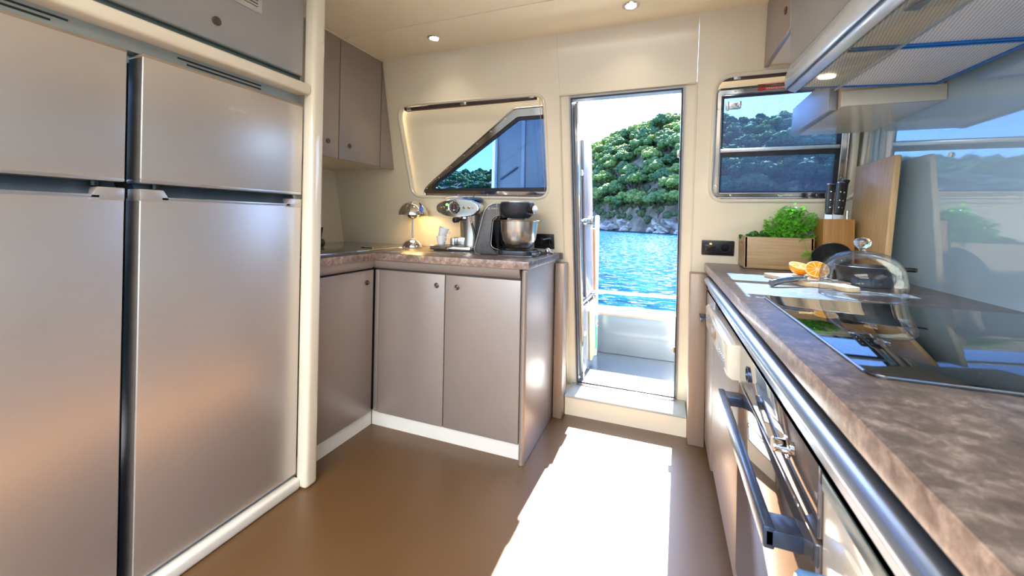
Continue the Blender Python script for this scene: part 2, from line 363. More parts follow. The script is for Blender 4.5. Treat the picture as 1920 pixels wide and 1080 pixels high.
# side walls and rear of the salon behind the viewer
struct(B().box(-2.25, XL, 1.0, 2.4, 0, 2.1).build('wall_left', m_cream))
b = B(); b.plate([(-3.3, 0), (-3.3, 2.1), (.02, 2.1), (.02, 0)], [[(-3.1, .75), (-.55, .75), (-.55, 1.95), (-3.1, 1.95)]], 0, .1, frame((-2.12, 0, 0), (0, 1, 0), (-1, 0, 0)))
struct(b.build('wall_left', m_cream))
struct(B().box(XR, .93, -.45, 2.42, 0, 2.1).build('wall_right', m_splash))
b = B(); b.plate([(-3.3, 0), (-3.3, 2.1), (-.45, 2.1), (-.45, 0)], [[(-3.1, .85), (-.6, .85), (-.6, 1.9), (-3.1, 1.9)]], 0, .1, frame((XR+.1, 0, 0), (0, 1, 0), (-1, 0, 0)))
struct(b.build('wall_right', m_cream))
b = B(); b.plate([(-2.25, 0), (-2.25, 2.1), (.93, 2.1), (.93, 0)], [[(-2.0, .3), (.6, .3), (.6, 2.0), (-2.0, 2.0)]], -3.3, -3.2)
struct(b.build('wall_rear', m_cream))

# lower brown side panels by the door, the step
struct(B().box(-.556, -.505, 2.14, 2.235, 0, .852, .004).build('trim_5', m_brown))
struct(B().box(.126, .20, 2.14, 2.235, 0, .84, .004).build('trim_6', m_brown))
struct(B().box(-.552, -.505, 2.236, 2.38, 0, .1, 0).build('trim_7', m_cream))
st = struct(B().box(-.503, .125, 2.208, 2.40, 0, .098).build('door_step', m_cream))
B().box(-.504, .1255, 2.198, 2.40, .098, .112, .004).build('step_tread', noisecol(mat('pale_green_grey_tread', (.45, .5, .47), .2, coat=.3), (.44, .49, .46), (.47, .52, .49), 3), st)

# door frame (chrome), sill, catches
dfm = thing('door_frame', None, None, (-.2, YW(.11), .11), kind='structure')
b = B(); b.plate([(-.475, .107), (-.478, 1.737), (.081, 1.737), (.082, .107)], [[(-.461, .128), (-.464, 1.722), (.067, 1.722), (.068, .128)]], .004, .055); b.shear().build('jamb', noisecol(mat('dull_steel_jamb', (.3, .3, .31), .35, .6), (.26, .26, .27), (.32, .32, .33), 12), dfm)
b = B(); b.plate([(-.468, .118), (-.470, 1.730), (.074, 1.730), (.074, .118)], [[(-.461, .128), (-.464, 1.722), (.067, 1.722), (.068, .128)]], .0, .004); b.shear().build('rubber_seal', m_rubber, dfm)
B().box(-.47, .075, 2.36, 2.62, .10, .122, .004).build('sill_plate', m_steel, dfm)
b = B()
for z in (.38, 1.41): b.box(.055, .068, .01, .03, z, z+.035, .003)
b.shear().build('catch', m_steel, dfm)

# ================================================================== DOOR LEAF (open, swung out along Y)
dl = thing('door_1', None, None, (-.46, 2.40, .13), kind='structure')
def leafshear(b):
    for v in b.bm.verts: v.co.y += 2.40-.2*v.co.z
    return b
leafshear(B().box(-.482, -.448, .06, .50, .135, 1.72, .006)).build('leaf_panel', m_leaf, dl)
leafshear(B().box(-.449, -.436, .035, .065, .135, 1.72, .003)).build('leaf_edge', m_chrome, dl)
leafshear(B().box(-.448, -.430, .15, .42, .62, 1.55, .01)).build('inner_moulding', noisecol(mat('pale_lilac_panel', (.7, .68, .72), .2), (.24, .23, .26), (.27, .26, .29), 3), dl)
leafshear(B().box(-.447, -.424, .44, .475, .62, 1.04, .003)).build('wood_strip', m_woodstrip, dl)
leafshear(B().box(-.447, -.432, .30, .49, .16, .50, .004)).build('beige_panel', noisecol(mat('worn_beige_panel', (.6, .52, .3), .5), (.62, .56, .36), (.5, .45, .22), 9, lo=.5, hi=.8), dl)
b = B(); b.tube([(-.430, .46, .20), (-.430, .47, .27), (-.430, .455, .33), (-.430, .465, .44)], .006, 6); leafshear(b).build('green_stain', mat('green_stain', (.0, .45, .2), .6), dl)
for z in (1.085, .60):
    b = B(); b.box(-.447, -.415, .10, .34, z-.02, z-.01, .002); b.box(-.440, -.408, .30, .36, z-.028, z+.03, .006); b.tube([(-.44, .08, z), (-.430, .10, z+.01), (-.422, .33, z+.012)], .006, 10); b.cyl((-.445, .16, z), (-.422, .16, z), .012, 16)
    leafshear(b).build('latch', m_chrome, dl)
b = B(); b.cyl((-.447, .12, 1.36), (-.432, .12, 1.36), .017, 20, .004); b.cyl((-.447, .12, .40), (-.432, .12, .40), .017, 20, .004); leafshear(b).build('rubber_stop', m_white, dl)
b = B(); b.box(-.447, -.432, .33, .345, 1.42, 1.50, .002); b.cyl((-.44, .34, 1.42), (-.44, .34, 1.5), .006, 8); leafshear(b).build('hook', m_steel, dl)

# ================================================================== OUTSIDE: deck, bulwark, sea, hill
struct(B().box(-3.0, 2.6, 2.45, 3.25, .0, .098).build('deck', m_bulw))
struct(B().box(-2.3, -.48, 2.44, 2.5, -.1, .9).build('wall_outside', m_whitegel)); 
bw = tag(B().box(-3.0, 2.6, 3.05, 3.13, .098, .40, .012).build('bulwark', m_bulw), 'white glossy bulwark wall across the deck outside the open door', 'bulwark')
B().box(-3.0, 2.6, 3.02, 3.19, .40, .43, .012, 3).build('cap_rail', m_whitegel, bw)
B().box(-3.0, 2.6, 3.046, 3.052, .385, .40).build('cap_shade_strip', m_brown, bw)  # brown strip standing in for the shade under the cap rail
rl = thing('guard_rail', 'polished steel guard rail running above the white bulwark', 'railing', (-.2, 3.12, .43))
b = B(); b.tube([(-3.0, 3.12, .535), (2.6, 3.12, .555)], .012, 12); b.build('rail_tube', m_chrome, rl)
for x in (-1.5, 1.2):
    B().cyl((x, 3.12, .43), (x, 3.12, .545), .010, 12).build('post', m_chrome, rl)
# pale blue fender board standing outside behind the open leaf
fb = thing('gangway_post', 'pale blue upright post standing on deck behind the open door leaf', 'post', (-.45, 2.97, .098))
b = B(); b.box(-.475, -.442, 2.95, 2.975, .098, 1.13, .012, 3); b.build('shaft', noisecol(mat('pale_blue_paint', (.45, .62, .85), .25), (.43, .6, .83), (.48, .65, .88), 5), fb)
B().box(-.482, -.435, 2.945, 2.98, .30, .36, .006).build('bracket', m_chrome, fb)
# deck-side locker wall behind the slanted window, its shadow put into the grey
lk = thing('deck_locker', 'tall deck locker with its shadow coloured in grey behind the slanted window outside', 'locker', (-1.1, 2.95, .098))
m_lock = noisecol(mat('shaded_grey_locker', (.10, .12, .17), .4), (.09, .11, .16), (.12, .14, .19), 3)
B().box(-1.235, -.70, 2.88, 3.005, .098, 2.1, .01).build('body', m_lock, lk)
B().box(-1.262, -1.235, 2.84, 3.005, .098, 2.1, .006).build('corner_post', m_whitegel, lk)
B().box(-1.03, -1.0, 2.865, 2.882, .12, 1.95, .004).build('slat', noisecol(mat('slate_slat', (.16, .19, .26), .4), (.15, .18, .25), (.18, .21, .28), 4), lk)
b = B(); b.tube([(-1.20, 2.872, 1.40), (-1.06, 2.872, 1.49)], .008, 8); b.build('stay', m_handle, lk)

# sea
m_sea = bpy.data.materials.new('turquoise_sea'); m_sea.use_nodes = True; n = m_sea.node_tree.nodes; l = m_sea.node_tree.links; n.clear()
so = n.new('ShaderNodeOutputMaterial'); sd = n.new('ShaderNodeBsdfDiffuse'); sg = n.new('ShaderNodeBsdfGlossy'); sg.inputs['Roughness'].default_value = .03; sm = n.new('ShaderNodeMixShader'); sm.inputs[0].default_value = .13
tc = n.new('ShaderNodeTexCoord'); mp = n.new('ShaderNodeMapping'); mp.inputs['Scale'].default_value = (.7, 1.5, 1)
a = n.new('ShaderNodeTexNoise'); a.inputs['Scale'].default_value = 2.2; a.inputs['Detail'].default_value = 4; a.inputs['Roughness'].default_value = .6; a.inputs['Distortion'].default_value = .3
c = n.new('ShaderNodeTexNoise'); c.inputs['Scale'].default_value = .8; c.inputs['Detail'].default_value = 9; c.inputs['Roughness'].default_value = .75
cr = n.new('ShaderNodeValToRGB'); cr.color_ramp.elements[0].color = (.0, .012, .035, 1); cr.color_ramp.elements[1].color = (.005, .058, .088, 1); cr.color_ramp.elements[0].position = .38; cr.color_ramp.elements[1].position = .62
bu = n.new('ShaderNodeBump'); bu.inputs['Strength'].default_value = 1; bu.inputs['Distance'].default_value = .3
l.new(tc.outputs['Object'], mp.inputs[0]); l.new(mp.outputs[0], a.inputs[0]); l.new(mp.outputs[0], c.inputs[0]); l.new(c.outputs[0], cr.inputs[0]); l.new(cr.outputs[0], sd.inputs[0])
l.new(a.outputs[0], bu.inputs['Height']); l.new(bu.outputs[0], sg.inputs['Normal']); l.new(bu.outputs[0], sd.inputs['Normal'])
gn = n.new('ShaderNodeTexNoise'); gn.inputs['Scale'].default_value = 3.2; gn.inputs['Detail'].default_value = 5; gn.inputs['Roughness'].default_value = .65; l.new(mp.outputs[0], gn.inputs[0])
gr_ = n.new('ShaderNodeValToRGB'); gr_.color_ramp.elements[0].position = .545; gr_.color_ramp.elements[0].color = (.012, .012, .012, 1); gr_.color_ramp.elements[1].position = .62; gr_.color_ramp.elements[1].color = (.75, .75, .75, 1)
l.new(gn.outputs[0], gr_.inputs[0]); l.new(gr_.outputs[0], sm.inputs[0])
l.new(sd.outputs[0], sm.inputs[1]); l.new(sg.outputs[0], sm.inputs[2]); l.new(sm.outputs[0], so.inputs[0])
ZS = -1.3
b = B(); t = bmesh.new(); vs = [t.verts.new(q) for q in ((-420, -300, ZS), (300, -300, ZS), (300, 420, ZS), (-420, 420, ZS))]; t.faces.new(vs); b.add(t)
struct(b.build('sea', m_sea, smooth=0))
# hull side below deck
struct(B().box(-3.0, 2.6, -3.2, 3.12, -1.4, -.1).build('hull', m_whitegel))

def shoreY(x):
    if x > 0: return 94-.45*x
    if x > -45: return 94-1.25*x
    return 150+.15*(-45-x)
def hn(x, y):
    return (math.sin(x*.11+1.3)*math.cos(y*.09)+.5*math.sin(x*.23+y*.17)+.3*math.sin(x*.5-y*.37))
def hillz(x, y):
    s = y-shoreY(x)
    if s < 0: return ZS-1.5+ (s+6)*.25 if s > -6 else ZS-1.6
    u = min(s/68, 1); top = 28.5+10*math.exp(-((x+6)/30)**2)+hn(x, 40)*.8
    base = 2.4*min(s/4.0, 1)*(.9+.1*hn(x*3, y*3))
    z = base+(top-base)*(math.sin(u*PI/2)**.85 if u > .03 else (math.sin(.03*PI/2)**.85)*u/.03)
    if s > 68: z -= (s-68)*.12
    return ZS-.4+z+hn(x, y)*.5*min(s/15, 1)
m_hill = noisecol(mat('rocky_soil', (.3, .24, .18), .9), (.12, .10, .07), (.34, .27, .21), .35, detail=8, lo=.4, hi=.66)
t = bmesh.new(); GX = [-230+i*2.5 for i in range(125)]; GS = [-6, -3, -1, 0, .6, 1.2, 1.8, 2.6, 3.5, 4.5, 6, 8]+[10+i*3 for i in range(30)]
grid = []
for x in GX:
    row = []
    for s in GS:
        y = shoreY(x)+s+ (math.sin(x*.9)*.8+math.sin(x*2.3)*.5 if -1 < s < 8 else 0)
        z = hillz(x, y)
        if 0 < s < 7: z += random.uniform(-.5, .5)
        row.append(t.verts.new((x+(random.uniform(-.6, .6) if 0 < s < 7 else 0), y, z)))
    grid.append(row)
for i in range(len(GX)-1):
    for j in range(len(GS)-1): t.faces.new((grid[i][j], grid[i+1][j], grid[i+1][j+1], grid[i][j+1]))
bmesh.ops.recalc_face_normals(t, faces=t.faces[:])
for fc in t.faces: fc.smooth = True
b = B(); b.add(t); struct(b.build('hillside', m_hill, smooth=60))

def where(x, y):
    r = x/y
    return 'seen through the slanted window' if r < -.3 else ('seen through the open door' if r < .08 else 'seen through the screened window')
# rocks along the shore
m_rock = noisecol(mat('pale_grey_rock', (.5, .46, .42), .85), (.13, .11, .095), (.60, .54, .48), 1.2, detail=8, lo=.35, hi=.62, bump=.5)
def rockmesh(seed):
    rnd = random.Random(seed); t = bmesh.new(); bmesh.ops.create_icosphere(t, subdivisions=3, radius=1)
    ds_ = [(Vector((rnd.gauss(0, 1), rnd.gauss(0, 1), rnd.gauss(0, 1))).normalized(), rnd.uniform(.5, .85)) for _ in range(12)]
    for v in t.verts:
        for d, k in ds_:
            q = v.co.dot(d)
            if q > k: v.co -= d*(q-k)
        v.co *= 1+.05*math.sin(v.co.x*9+seed)*math.cos(v.co.y*8)
        v.co.z *= .6
    me = bpy.data.meshes.new('shore_rock'); t.to_mesh(me); t.free(); me.materials.append(m_rock); return me
RM = [rockmesh(i) for i in range(5)]
k = 0
while k < 90:
    x = random.uniform(-32, 12) if k < 70 else random.uniform(-110, -60)
    o = bpy.data.objects.new('shore_rock', RM[k % 5]); COL.objects.link(o); s = random.uniform(.9, 2.9)
    sy = random.uniform(-.5, 4.5)
    y = shoreY(x)+sy; o.location = (x, y, ZS+max(-.2, sy*.55)+random.uniform(-.3, .3)); o.scale = (s*1.3, s, s*.8); o.rotation_euler = (random.uniform(-.4, .4), random.uniform(-.4, .4), random.uniform(0, 6))
    tag(o, '%s pale grey rock %s the pines, %s' % ('large' if s > 1.75 else 'small', 'at the waterline below' if sy < 1.6 else 'up the bank under', where(x, y)), 'rock', 'rocks along the shore'); k += 1

# pines
def leafmat(name, c1, c2):
    m = mat(name, c1, .8); noisecol(m, c1, c2, 2.2, detail=9, lo=.36, hi=.62); nn_ = m.node_tree.nodes; bb = nn_.new('ShaderNodeBump'); bb.inputs['Strength'].default_value = 1; bb.inputs['Distance'].default_value = .35; tx = [q for q in nn_ if q.type == 'TEX_NOISE'][0]; m.node_tree.links.new(tx.outputs[0], bb.inputs['Height']); m.node_tree.links.new(bb.outputs[0], nn_['Principled BSDF'].inputs['Normal']); tl_ = nn_.new('ShaderNodeBsdfTranslucent'); cr_n = [q for q in nn_ if q.type == 'VALTORGB'][0]; m.node_tree.links.new(cr_n.outputs[0], tl_.inputs[0]); ms_ = nn_.new('ShaderNodeMixShader'); ms_.inputs[0].default_value = .4; m.node_tree.links.new(nn_['Principled BSDF'].outputs[0], ms_.inputs[1]); m.node_tree.links.new(tl_.outputs[0], ms_.inputs[2]); m.node_tree.links.new(ms_.outputs[0], nn_['Material Output'].inputs[0]); return m
LM = [leafmat('pine_needles_light', (.12, .24, .07), (.45, .58, .18)), leafmat('pine_needles_mid', (.08, .20, .07), (.33, .48, .17)), leafmat('pine_needles_dark', (.055, .15, .075), (.22, .37, .15))]
m_bark = noisecol(mat('pine_bark', (.1, .07, .05), .9), (.08, .055, .04), (.14, .1, .07), 8)
def crown(seed, lo=False):
    rnd = random.Random(seed); t = bmesh.new()
    for i in range(7 if lo else 38):
        a = rnd.uniform(0, 2*PI); rr = rnd.uniform(0, 1.9)**1; h = rnd.uniform(-.1, 1)
        c = Vector((math.cos(a)*rr, math.sin(a)*rr, 2.6+h*1.5*(1-rr/2.8)+.3)); r = rnd.uniform(.38, .85)*(1.7 if lo else 1)
        q = bmesh.new(); bmesh.ops.create_icosphere(q, subdivisions=1 if lo else 3, radius=r)
        ph = [rnd.uniform(0, 6) for _ in range(3)]
        for v in q.verts:
            d = v.co.normalized(); k = 1+.25*math.sin(d.x*6+ph[0])*math.sin(d.y*6+ph[1])*math.cos(d.z*5+ph[2])+.30*rnd.uniform(-1, 1)
            v.co = Vector((v.co.x*k, v.co.y*k, v.co.z*k*.72))+c
        me = bpy.data.meshes.new('q'); q.to_mesh(me); q.free(); t.from_mesh(me); bpy.data.meshes.remove(me)
    return t
def trunk(seed):
    rnd = random.Random(seed); b = B(); b.tube([(0, 0, -.8), (rnd.uniform(-.15, .15), 0, 1), (rnd.uniform(-.3, .3), rnd.uniform(-.3, .3), 2.9)], [.22, .16, .1], 7)
    for k in range(3):
        a = rnd.uniform(0, 6); b.tube([(0, 0, 1.2+.3*k), (math.cos(a)*.9, math.sin(a)*.9, 2.6)], [.09, .05], 5)
    return b
protos = []
def treelabel(k, x, y):
    sl = y-shoreY(x); b_ = 'just above the rocks' if sl < 16 else ('on the lower slope' if sl < 34 else ('on the upper slope' if sl < 54 else 'on the ridge'))
    return '%s green pine %s, %s' % (('light', 'mid', 'dark')[k], b_, where(x, y))
for i in range(6):
    me = bpy.data.meshes.new('foliage'); t = crown(20+i); t.to_mesh(me); t.free(); me.materials.append(LM[i % 3]); me.shade_smooth()
    tb = trunk(i); mt = bpy.data.meshes.new('trunk'); tb.bm.to_mesh(mt); tb.bm.free(); mt.materials.append(m_bark); mt.shade_smooth()
    protos.append((me, mt))
spots = []; far = []
def ok(x, y, d): return all((x-a)**2+(y-c_)**2 > d*d for a, c_ in spots)
def fill(xlo, xhi, nmax, smax=72):
    c_ = 0; tr = 0
    while c_ < nmax and tr < 9000:
        tr += 1; r = random.uniform(xlo, xhi); s = 2.6+(smax-2.6)*random.random()**1.15
        # r is bearing X/Y seen from the boat
        y = 94
        for _ in range(12): y = shoreY(r*y)+s
        x = r*y
        if ok(x, y, 3.2): spots.append((x, y)); c_ += 1
fill(-.175, .05, 138); fill(.10, .39, 88); fill(-.72, -.40, 74)
for i, (x, y) in enumerate(spots):
    k = random.randrange(6); me, mt = protos[k]
    o = bpy.data.objects.new('pine_tree', None); COL.objects.link(o); o.location = (x, y, hillz(x, y)-1.1); s = random.uniform(.8, 1.15)*(1.6-.6*min(1, (y-shoreY(x))/70))
    o.scale = (s, s, s*random.uniform(.85, 1.1)); o.rotation_euler = (0, 0, random.uniform(0, 6)); tag(o, treelabel(k % 3, x, y), 'tree', 'pines on the hillside'); o.empty_display_size = .5
    f = bpy.data.objects.new('foliage', me); COL.objects.link(f); f.parent = o
    g = bpy.data.objects.new('trunk', mt); COL.objects.link(g); g.parent = o
t = bmesh.new(); cm = []
for i in range(4):
    q = crown(50+i, True); me = bpy.data.meshes.new('c'); q.to_mesh(me); q.free(); cm.append(me)
cnt = 0
for _ in range(1500):
    x = random.uniform(-200, 70); s = random.uniform(5, 75); y = shoreY(x)+s
    if not ok(x, y, 3.6): continue
    spots.append((x, y)); q = bmesh.new(); q.from_mesh(random.choice(cm)); sc = random.uniform(.85, 1.25)
    q.transform(Matrix.Translation((x, y, hillz(x, y)-.3)) @ Matrix.Rotation(random.uniform(0, 6), 4, 'Z') @ Matrix.Scale(sc, 4)); me = bpy.data.meshes.new('q'); q.to_mesh(me); q.free(); t.from_mesh(me); bpy.data.meshes.remove(me); cnt += 1
b = B(); b.add(t); o = b.build('pine_wood', LM[1], smooth=80); tag(o, 'distant dense pine wood covering the rest of the hillside', 'trees', None, 'stuff')
# scrub between the trees near the rocks
t = bmesh.new()
for _ in range(900):
    r = random.choice([random.uniform(-.18, .06), random.uniform(.1, .39), random.uniform(-.72, -.4)]); s = random.uniform(1.5, 9) if _ < 450 else random.uniform(3.5, 70)
    y = 94
    for _i in range(12): y = shoreY(r*y)+s
    x = r*y; q = bmesh.new(); bmesh.ops.create_icosphere(q, subdivisions=2, radius=random.uniform(.5, 1.2))
    for v in q.verts: v.co *= random.uniform(.75, 1.2)
    q.transform(Matrix.Translation((x, y, hillz(x, y)+.2))); me = bpy.data.meshes.new('q'); q.to_mesh(me); q.free(); t.from_mesh(me); bpy.data.meshes.remove(me)
b = B(); b.add(t); tag(b.build('scrub', leafmat('scrub_green', (.07, .13, .05), (.22, .27, .12)), smooth=80), 'low green scrub between the pines and the rocks', 'bushes', None, 'stuff')

# ================================================================== LEFT SIDE: fridges, pillar, overhead lockers
XF = -1.35
struct(B().box(-2.12, -1.42, 1.19, 1.215, 0, 2.045).build('wall_partition', m_cream))
struct(B().box(-1.36, -1.302, 1.186, 1.246, 0, ZC, .016, 4).build('trim_8', m_trimcream))
struct(B().box(-1.41, -1.372, -.5, 1.19, 0, .05, .012, 3).build('baseboard_left', m_white))
struct(B().box(-1.372, -1.33, -.5, 1.19, 0, .045, .012, 3).build('baseboard_left', m_white))
struct(B().box(-2.12, -1.50, -.5, -.46, 0, 2.045).build('wall_partition', m_cream))

def fridge(y0, y1, x, label, left_cap):
    t = thing('fridge', label, 'fridge', ((x-.3), (y0+y1)/2, .055), 0, 'upright fridges on the left')
    B().box(x-.60, x-.075, y0+.008, y1-.008, .05, 1.515, .004).build('body', m_frside, t)
    fd = B().box(x-.007, x, y0, y1, 1.178, 1.522, .003, 3).build('freezer_door', m_fr, t); B().box(x-.068, x-.0065, y0+.0005, y1-.0005, 1.179, 1.521, .002).build('door_core', m_frside, fd)
    B().box(x-.068, x+.0008, y0-.0005, y1+.0005, 1.168, 1.180, .004).build('door_bottom_rail', m_alu, t)
    B().box(x-.068, x+.0006, y0-.0005, y1+.0005, 1.516, 1.526, .003).build('door_top_cap', m_brown, t)
    lo = B().box(x-.007, x, y0, y1, .06, 1.128, .003, 3).build('fridge_door', m_fr, t); B().box(x-.068, x-.0065, y0+.0005, y1-.0005, .061, 1.127, .002).build('door_core', m_frside, lo)
    # recessed grip between the doors: dark scoop with sloping end cheeks
    b = B(); b.prism([(x-.066, 1.128), (x-.066, 1.168), (x-.045, 1.168), (x-.03, 1.145), (x-.012, 1.130), (x-.012, 1.128)], 'y', y0+.004, y1-.004); b.build('grip_recess', noisecol(mat('blue_grey_gloss', (.05, .07, .09), .15), (.045, .065, .085), (.06, .08, .1), 8), lo)
    b = B(); b.box(x-.014, x+.001, y0+.05, y1-.05, 1.122, 1.132, .002); b.build('grip_edge', m_alu, lo)
    for a, c in ((y0, y0+.075), (y1, y1-.075)):
        b = B(); q = .02 if a == y0 else -.02
        b.prism([(a, 1.118), (a, 1.152), (c-q, 1.152), (c, 1.118)], 'x', x-.06, x+.001, .002); b.build('grip_cheek', m_fr, lo)
    b = B(); b.cyl((x-.03, y1-.05 if left_cap else y0+.05, 1.155), (x-.03, y1-.05 if left_cap else y0+.05, 1.168), .010, 14); b.build('hinge', m_black, t)
    return t
f1 = fridge(.66, 1.183, XF, 'taupe two-door fridge with lettering next to the cream pillar', False)
f2 = fridge(.08, .632, XF-.012, 'taupe two-door fridge at the left edge, no lettering', True)
m_pale = mat('pale_print', (.62, .6, .55), .5)
text('GRUNDIG', 'lettering', .014, m_pale, f1, frame((XF+.0008, .925, 1.438), (0, 1, 0), (0, 0, 1)), .0003)
# vent strip above fridges
vs_ = thing('vent_strip', 'grey vent strip with dark slots above the two fridges', 'vent', (-1.38, .6, 1.54))
B().box(-1.42, -1.372, -.5, 1.186, 1.528, 1.60, 0).build('strip', noisecol(mat('pale_grey_green_strip', (.3, .34, .33), .3, .3), (.29, .33, .32), (.32, .36, .35), 10), vs_)
for (a, c, z) in ((.755, 1.02, 1.553), (.78, 1.02, 1.541), (.15, .52, 1.553), (.15, .49, 1.541)):
    B().box(-1.373, -1.3705, a, c, z-.0025, z+.0025).build('slot', m_black, vs_)
b = B(); b.box(-1.42, -1.312, -.5, 1.19, 1.566, 1.607, .012, 4)
tag(b.build('cornice_beam', m_trimcream), 'cream rounded cornice beam running above the fridges', 'beam')
ul = thing('overhead_locker', 'grey overhead locker above the cream beam and fridges', 'cabinet', (-1.5, .6, 1.61))
B().box(-1.95, -1.375, -.5, 1.186, 1.607, ZC-.001).build('body', m_teal, ul)
dr = B().box(-1.372, -1.350, -.2, 1.181, 1.638, ZC-.006, .008, 3).build('door', m_cab2, ul)
def knob(p, d, par, r=.0115, m=None):
    d = Vector(d); p = Vector(p); q = d.to_track_quat('Z', 'Y').to_matrix().to_4x4(); q.translation = p
    b = B(); b.lathe([(0, 0), (r, 0), (r*1.05, .001), (r*1.05, .003), (r*.85, .0042), (r*.6, .0035), (r*.55, .003), (r*.2, .0045), (0, .005)], 28, q); return b.build('knob', m or m_knob, par)
knob((-1.350, .85, 1.704), (1, 0, 0), dr, .0135)
g = B(); g.plate(rrect(.72, 1.0, 1.797, 1.93, .003), [rrect(.745, .985, 1.815, 1.915, .003)], 0, .004, frame((-1.3465, 0, 0), (0, 1, 0), (-1, 0, 0)))
gr = g.build('vent_grille', m_alu, dr)
B().box(-1.3495, -1.3485, .74, .99, 1.81, 1.92).build('grille_backing', m_black, gr)
g = B()
for i in range(9): g.box(-1.3490, -1.3468, .745, .985, 1.818+i*.011, 1.825+i*.011)
g.build('grille_slats', m_alu, gr)

# ------------------------------------------------------------------ wall cabinet on the left
XU = -1.625
uc = thing('wall_cabinet', 'grey wall cabinet with two doors above the covered sink', 'cabinet', (-1.85, 1.7, 1.393))
b = B(); b.prism([(1.215, 1.398), (1.215, ZC-.004), (YW(ZC)-.001, ZC-.004), (YW(1.398)-.001, 1.398)], 'x', XL, XU-.02); b.build('body', m_cream, uc)
for a, c, ky in ((1.30, 1.650, 1.578), (1.654, 1.982, 1.728)):
    d = B().box(XU-.02, XU, a, c, 1.393, ZC-.012, .004, 3).build('door', m_cab, uc); knob((XU, ky, 1.474), (1, 0, 0), d, .0125)
b = B(); b.prism([(1.986, 1.393), (1.986, ZC-.012), (YW(ZC)-.003, ZC-.012), (YW(1.393)-.003, 1.393)], 'x', XU-.02, XU-.001, .002); b.build('end_filler', m_cab, uc)
B().box(XU-.022, XU+.004, 1.24, 1.985, ZC-.012, ZC-.001, .003).build('top_rail', m_trimcream, uc)

# ------------------------------------------------------------------ left base units and worktop
ZT = .905
bc = thing('base_cabinet', 'taupe two-door base cabinet with end panel below the coffee machine', 'cabinet', (-1.0, 1.9, 0))
B().box(-1.40, -.600, 1.70, 2.19, .076, .866).build('body', m_frside, bc)
B().box(-1.415, -.586, 1.702, 1.716, 0, .076).build('plinth', m_white, bc)
for a, c, kx in ((-1.368, -.982, -1.026), (-.978, -.592, -.914)):
    d = B().box(a, c, 1.680, 1.699, .080, .815, .004, 3).build('door', m_cab, bc); knob((kx, 1.680, .760), (0, -1, 0), d, .0125)
B().box(-1.397, -1.371, 1.684, 1.70, .080, .815, .003).build('corner_filler', m_cab, bc)
b = B(); pts = [(1.662, .868)]+[(1.662+.026*(1-math.cos(k*PI/2/8)), .868-.046*math.sin(k*PI/2/8)) for k in range(1, 9)]+[(1.70, .822), (1.70, .868)]
b.prism(pts, 'x', -1.40, -.594); b.build('cove_valance', m_cab, bc)
b = B(); b.box(-.584, -.560, 1.672, 2.165, 0, .866, .004, 3); b.cyl((-.574, 1.678, 0), (-.574, 1.678, .858), .013, 20); b.build('end_panel', m_cab, bc)

sc = thing('sink_cabinet', 'taupe corner base cabinet between the cream pillar and two-door cabinet', 'cabinet', (-1.8, 1.5, 0))
B().box(-2.10, -1.43, 1.22, 2.18, .076, .866).build('body', m_frside, sc)
B().box(-1.434, -1.418, 1.22, 1.70, 0, .076).build('plinth', m_white, sc)
d = B().box(-1.419, -1.400, 1.235, 1.676, .080, .815, .004, 3).build('door', m_cab, sc); knob((-1.400, 1.626, .753), (1, 0, 0), d, .0125); 
B().cyl((-1.401, 1.626, .753), (-1.388, 1.626, .753), .008, 16, .002).build('knob_stem', m_knob, d)
b = B(); pts = [(-1.382, .868)]+[(-1.382-.026*(1-math.cos(k*PI/2/8)), .868-.046*math.sin(k*PI/2/8)) for k in range(1, 9)]+[(-1.43, .822), (-1.43, .868)]
b.prism(pts, 'y', 1.22, 1.662); b.build('cove_valance', m_cab, sc)

ct = thing('worktop', 'brown marbled laminate worktop carrying the lamp and coffee machine', 'worktop', (-1.3, 1.9, .87))
b = B(); b.prism([(XL+.001, 1.218), (-1.374, 1.218), (-1.374, 1.648), (-.545, 1.648), (-.545, 2.205), (-.53, 2.2125), (XL+.001, 2.2125)], 'z', .869, ZT, .003); b.build('slab', m_counter, ct)
B().box(-1.3752, -1.3732, 1.646, 1.6475, .870, ZT+.0002).build('joint', m_black, ct)
b = B(); b.box(-1.373, -.546, 1.6472, 1.649, .8695, ZT-.0015, .0004); b.build('edge_band', m_edge, ct)
b = B(); b.box(-1.375, -1.3732, 1.22, 1.6465, .8695, ZT-.0015, .0004); b.build('edge_band', m_edge, ct)
# glass sink lid
sk = thing('sink_cover', 'dark glass lid with chrome edge covering the corner sink', 'sink cover', (-1.8, 1.8, ZT))
B().box(-2.09, -1.455, 1.225, 2.195, ZT, ZT+.006, .002).build('glass', m_sinkglass, sk)
b = B(); b.box(-1.455, -1.448, 1.225, 2.195, ZT, ZT+.0075, .001); b.build('chrome_edge', m_chrome, sk)
B().box(-1.60, -1.52, 1.80, 1.815, ZT+.006, ZT+.014, .003).build('hinge', m_chrome, sk)
# tap: black lever with a ball
tp = thing('tap', 'black tap lever poking out beside the cream pillar', 'tap', (-1.75, 1.672, ZT+.006))
b = B(); b.ball((-1.765, 1.672, .938), .026); b.cyl((-1.765, 1.672, ZT+.006), (-1.765, 1.672, .93), .018, 16); b.build('tap_body', m_black, tp)
b = B(); b.tube([(-1.765, 1.672, .95), (-1.752, 1.672, 1.024)], .005, 10); b.build('lever', m_black, tp)

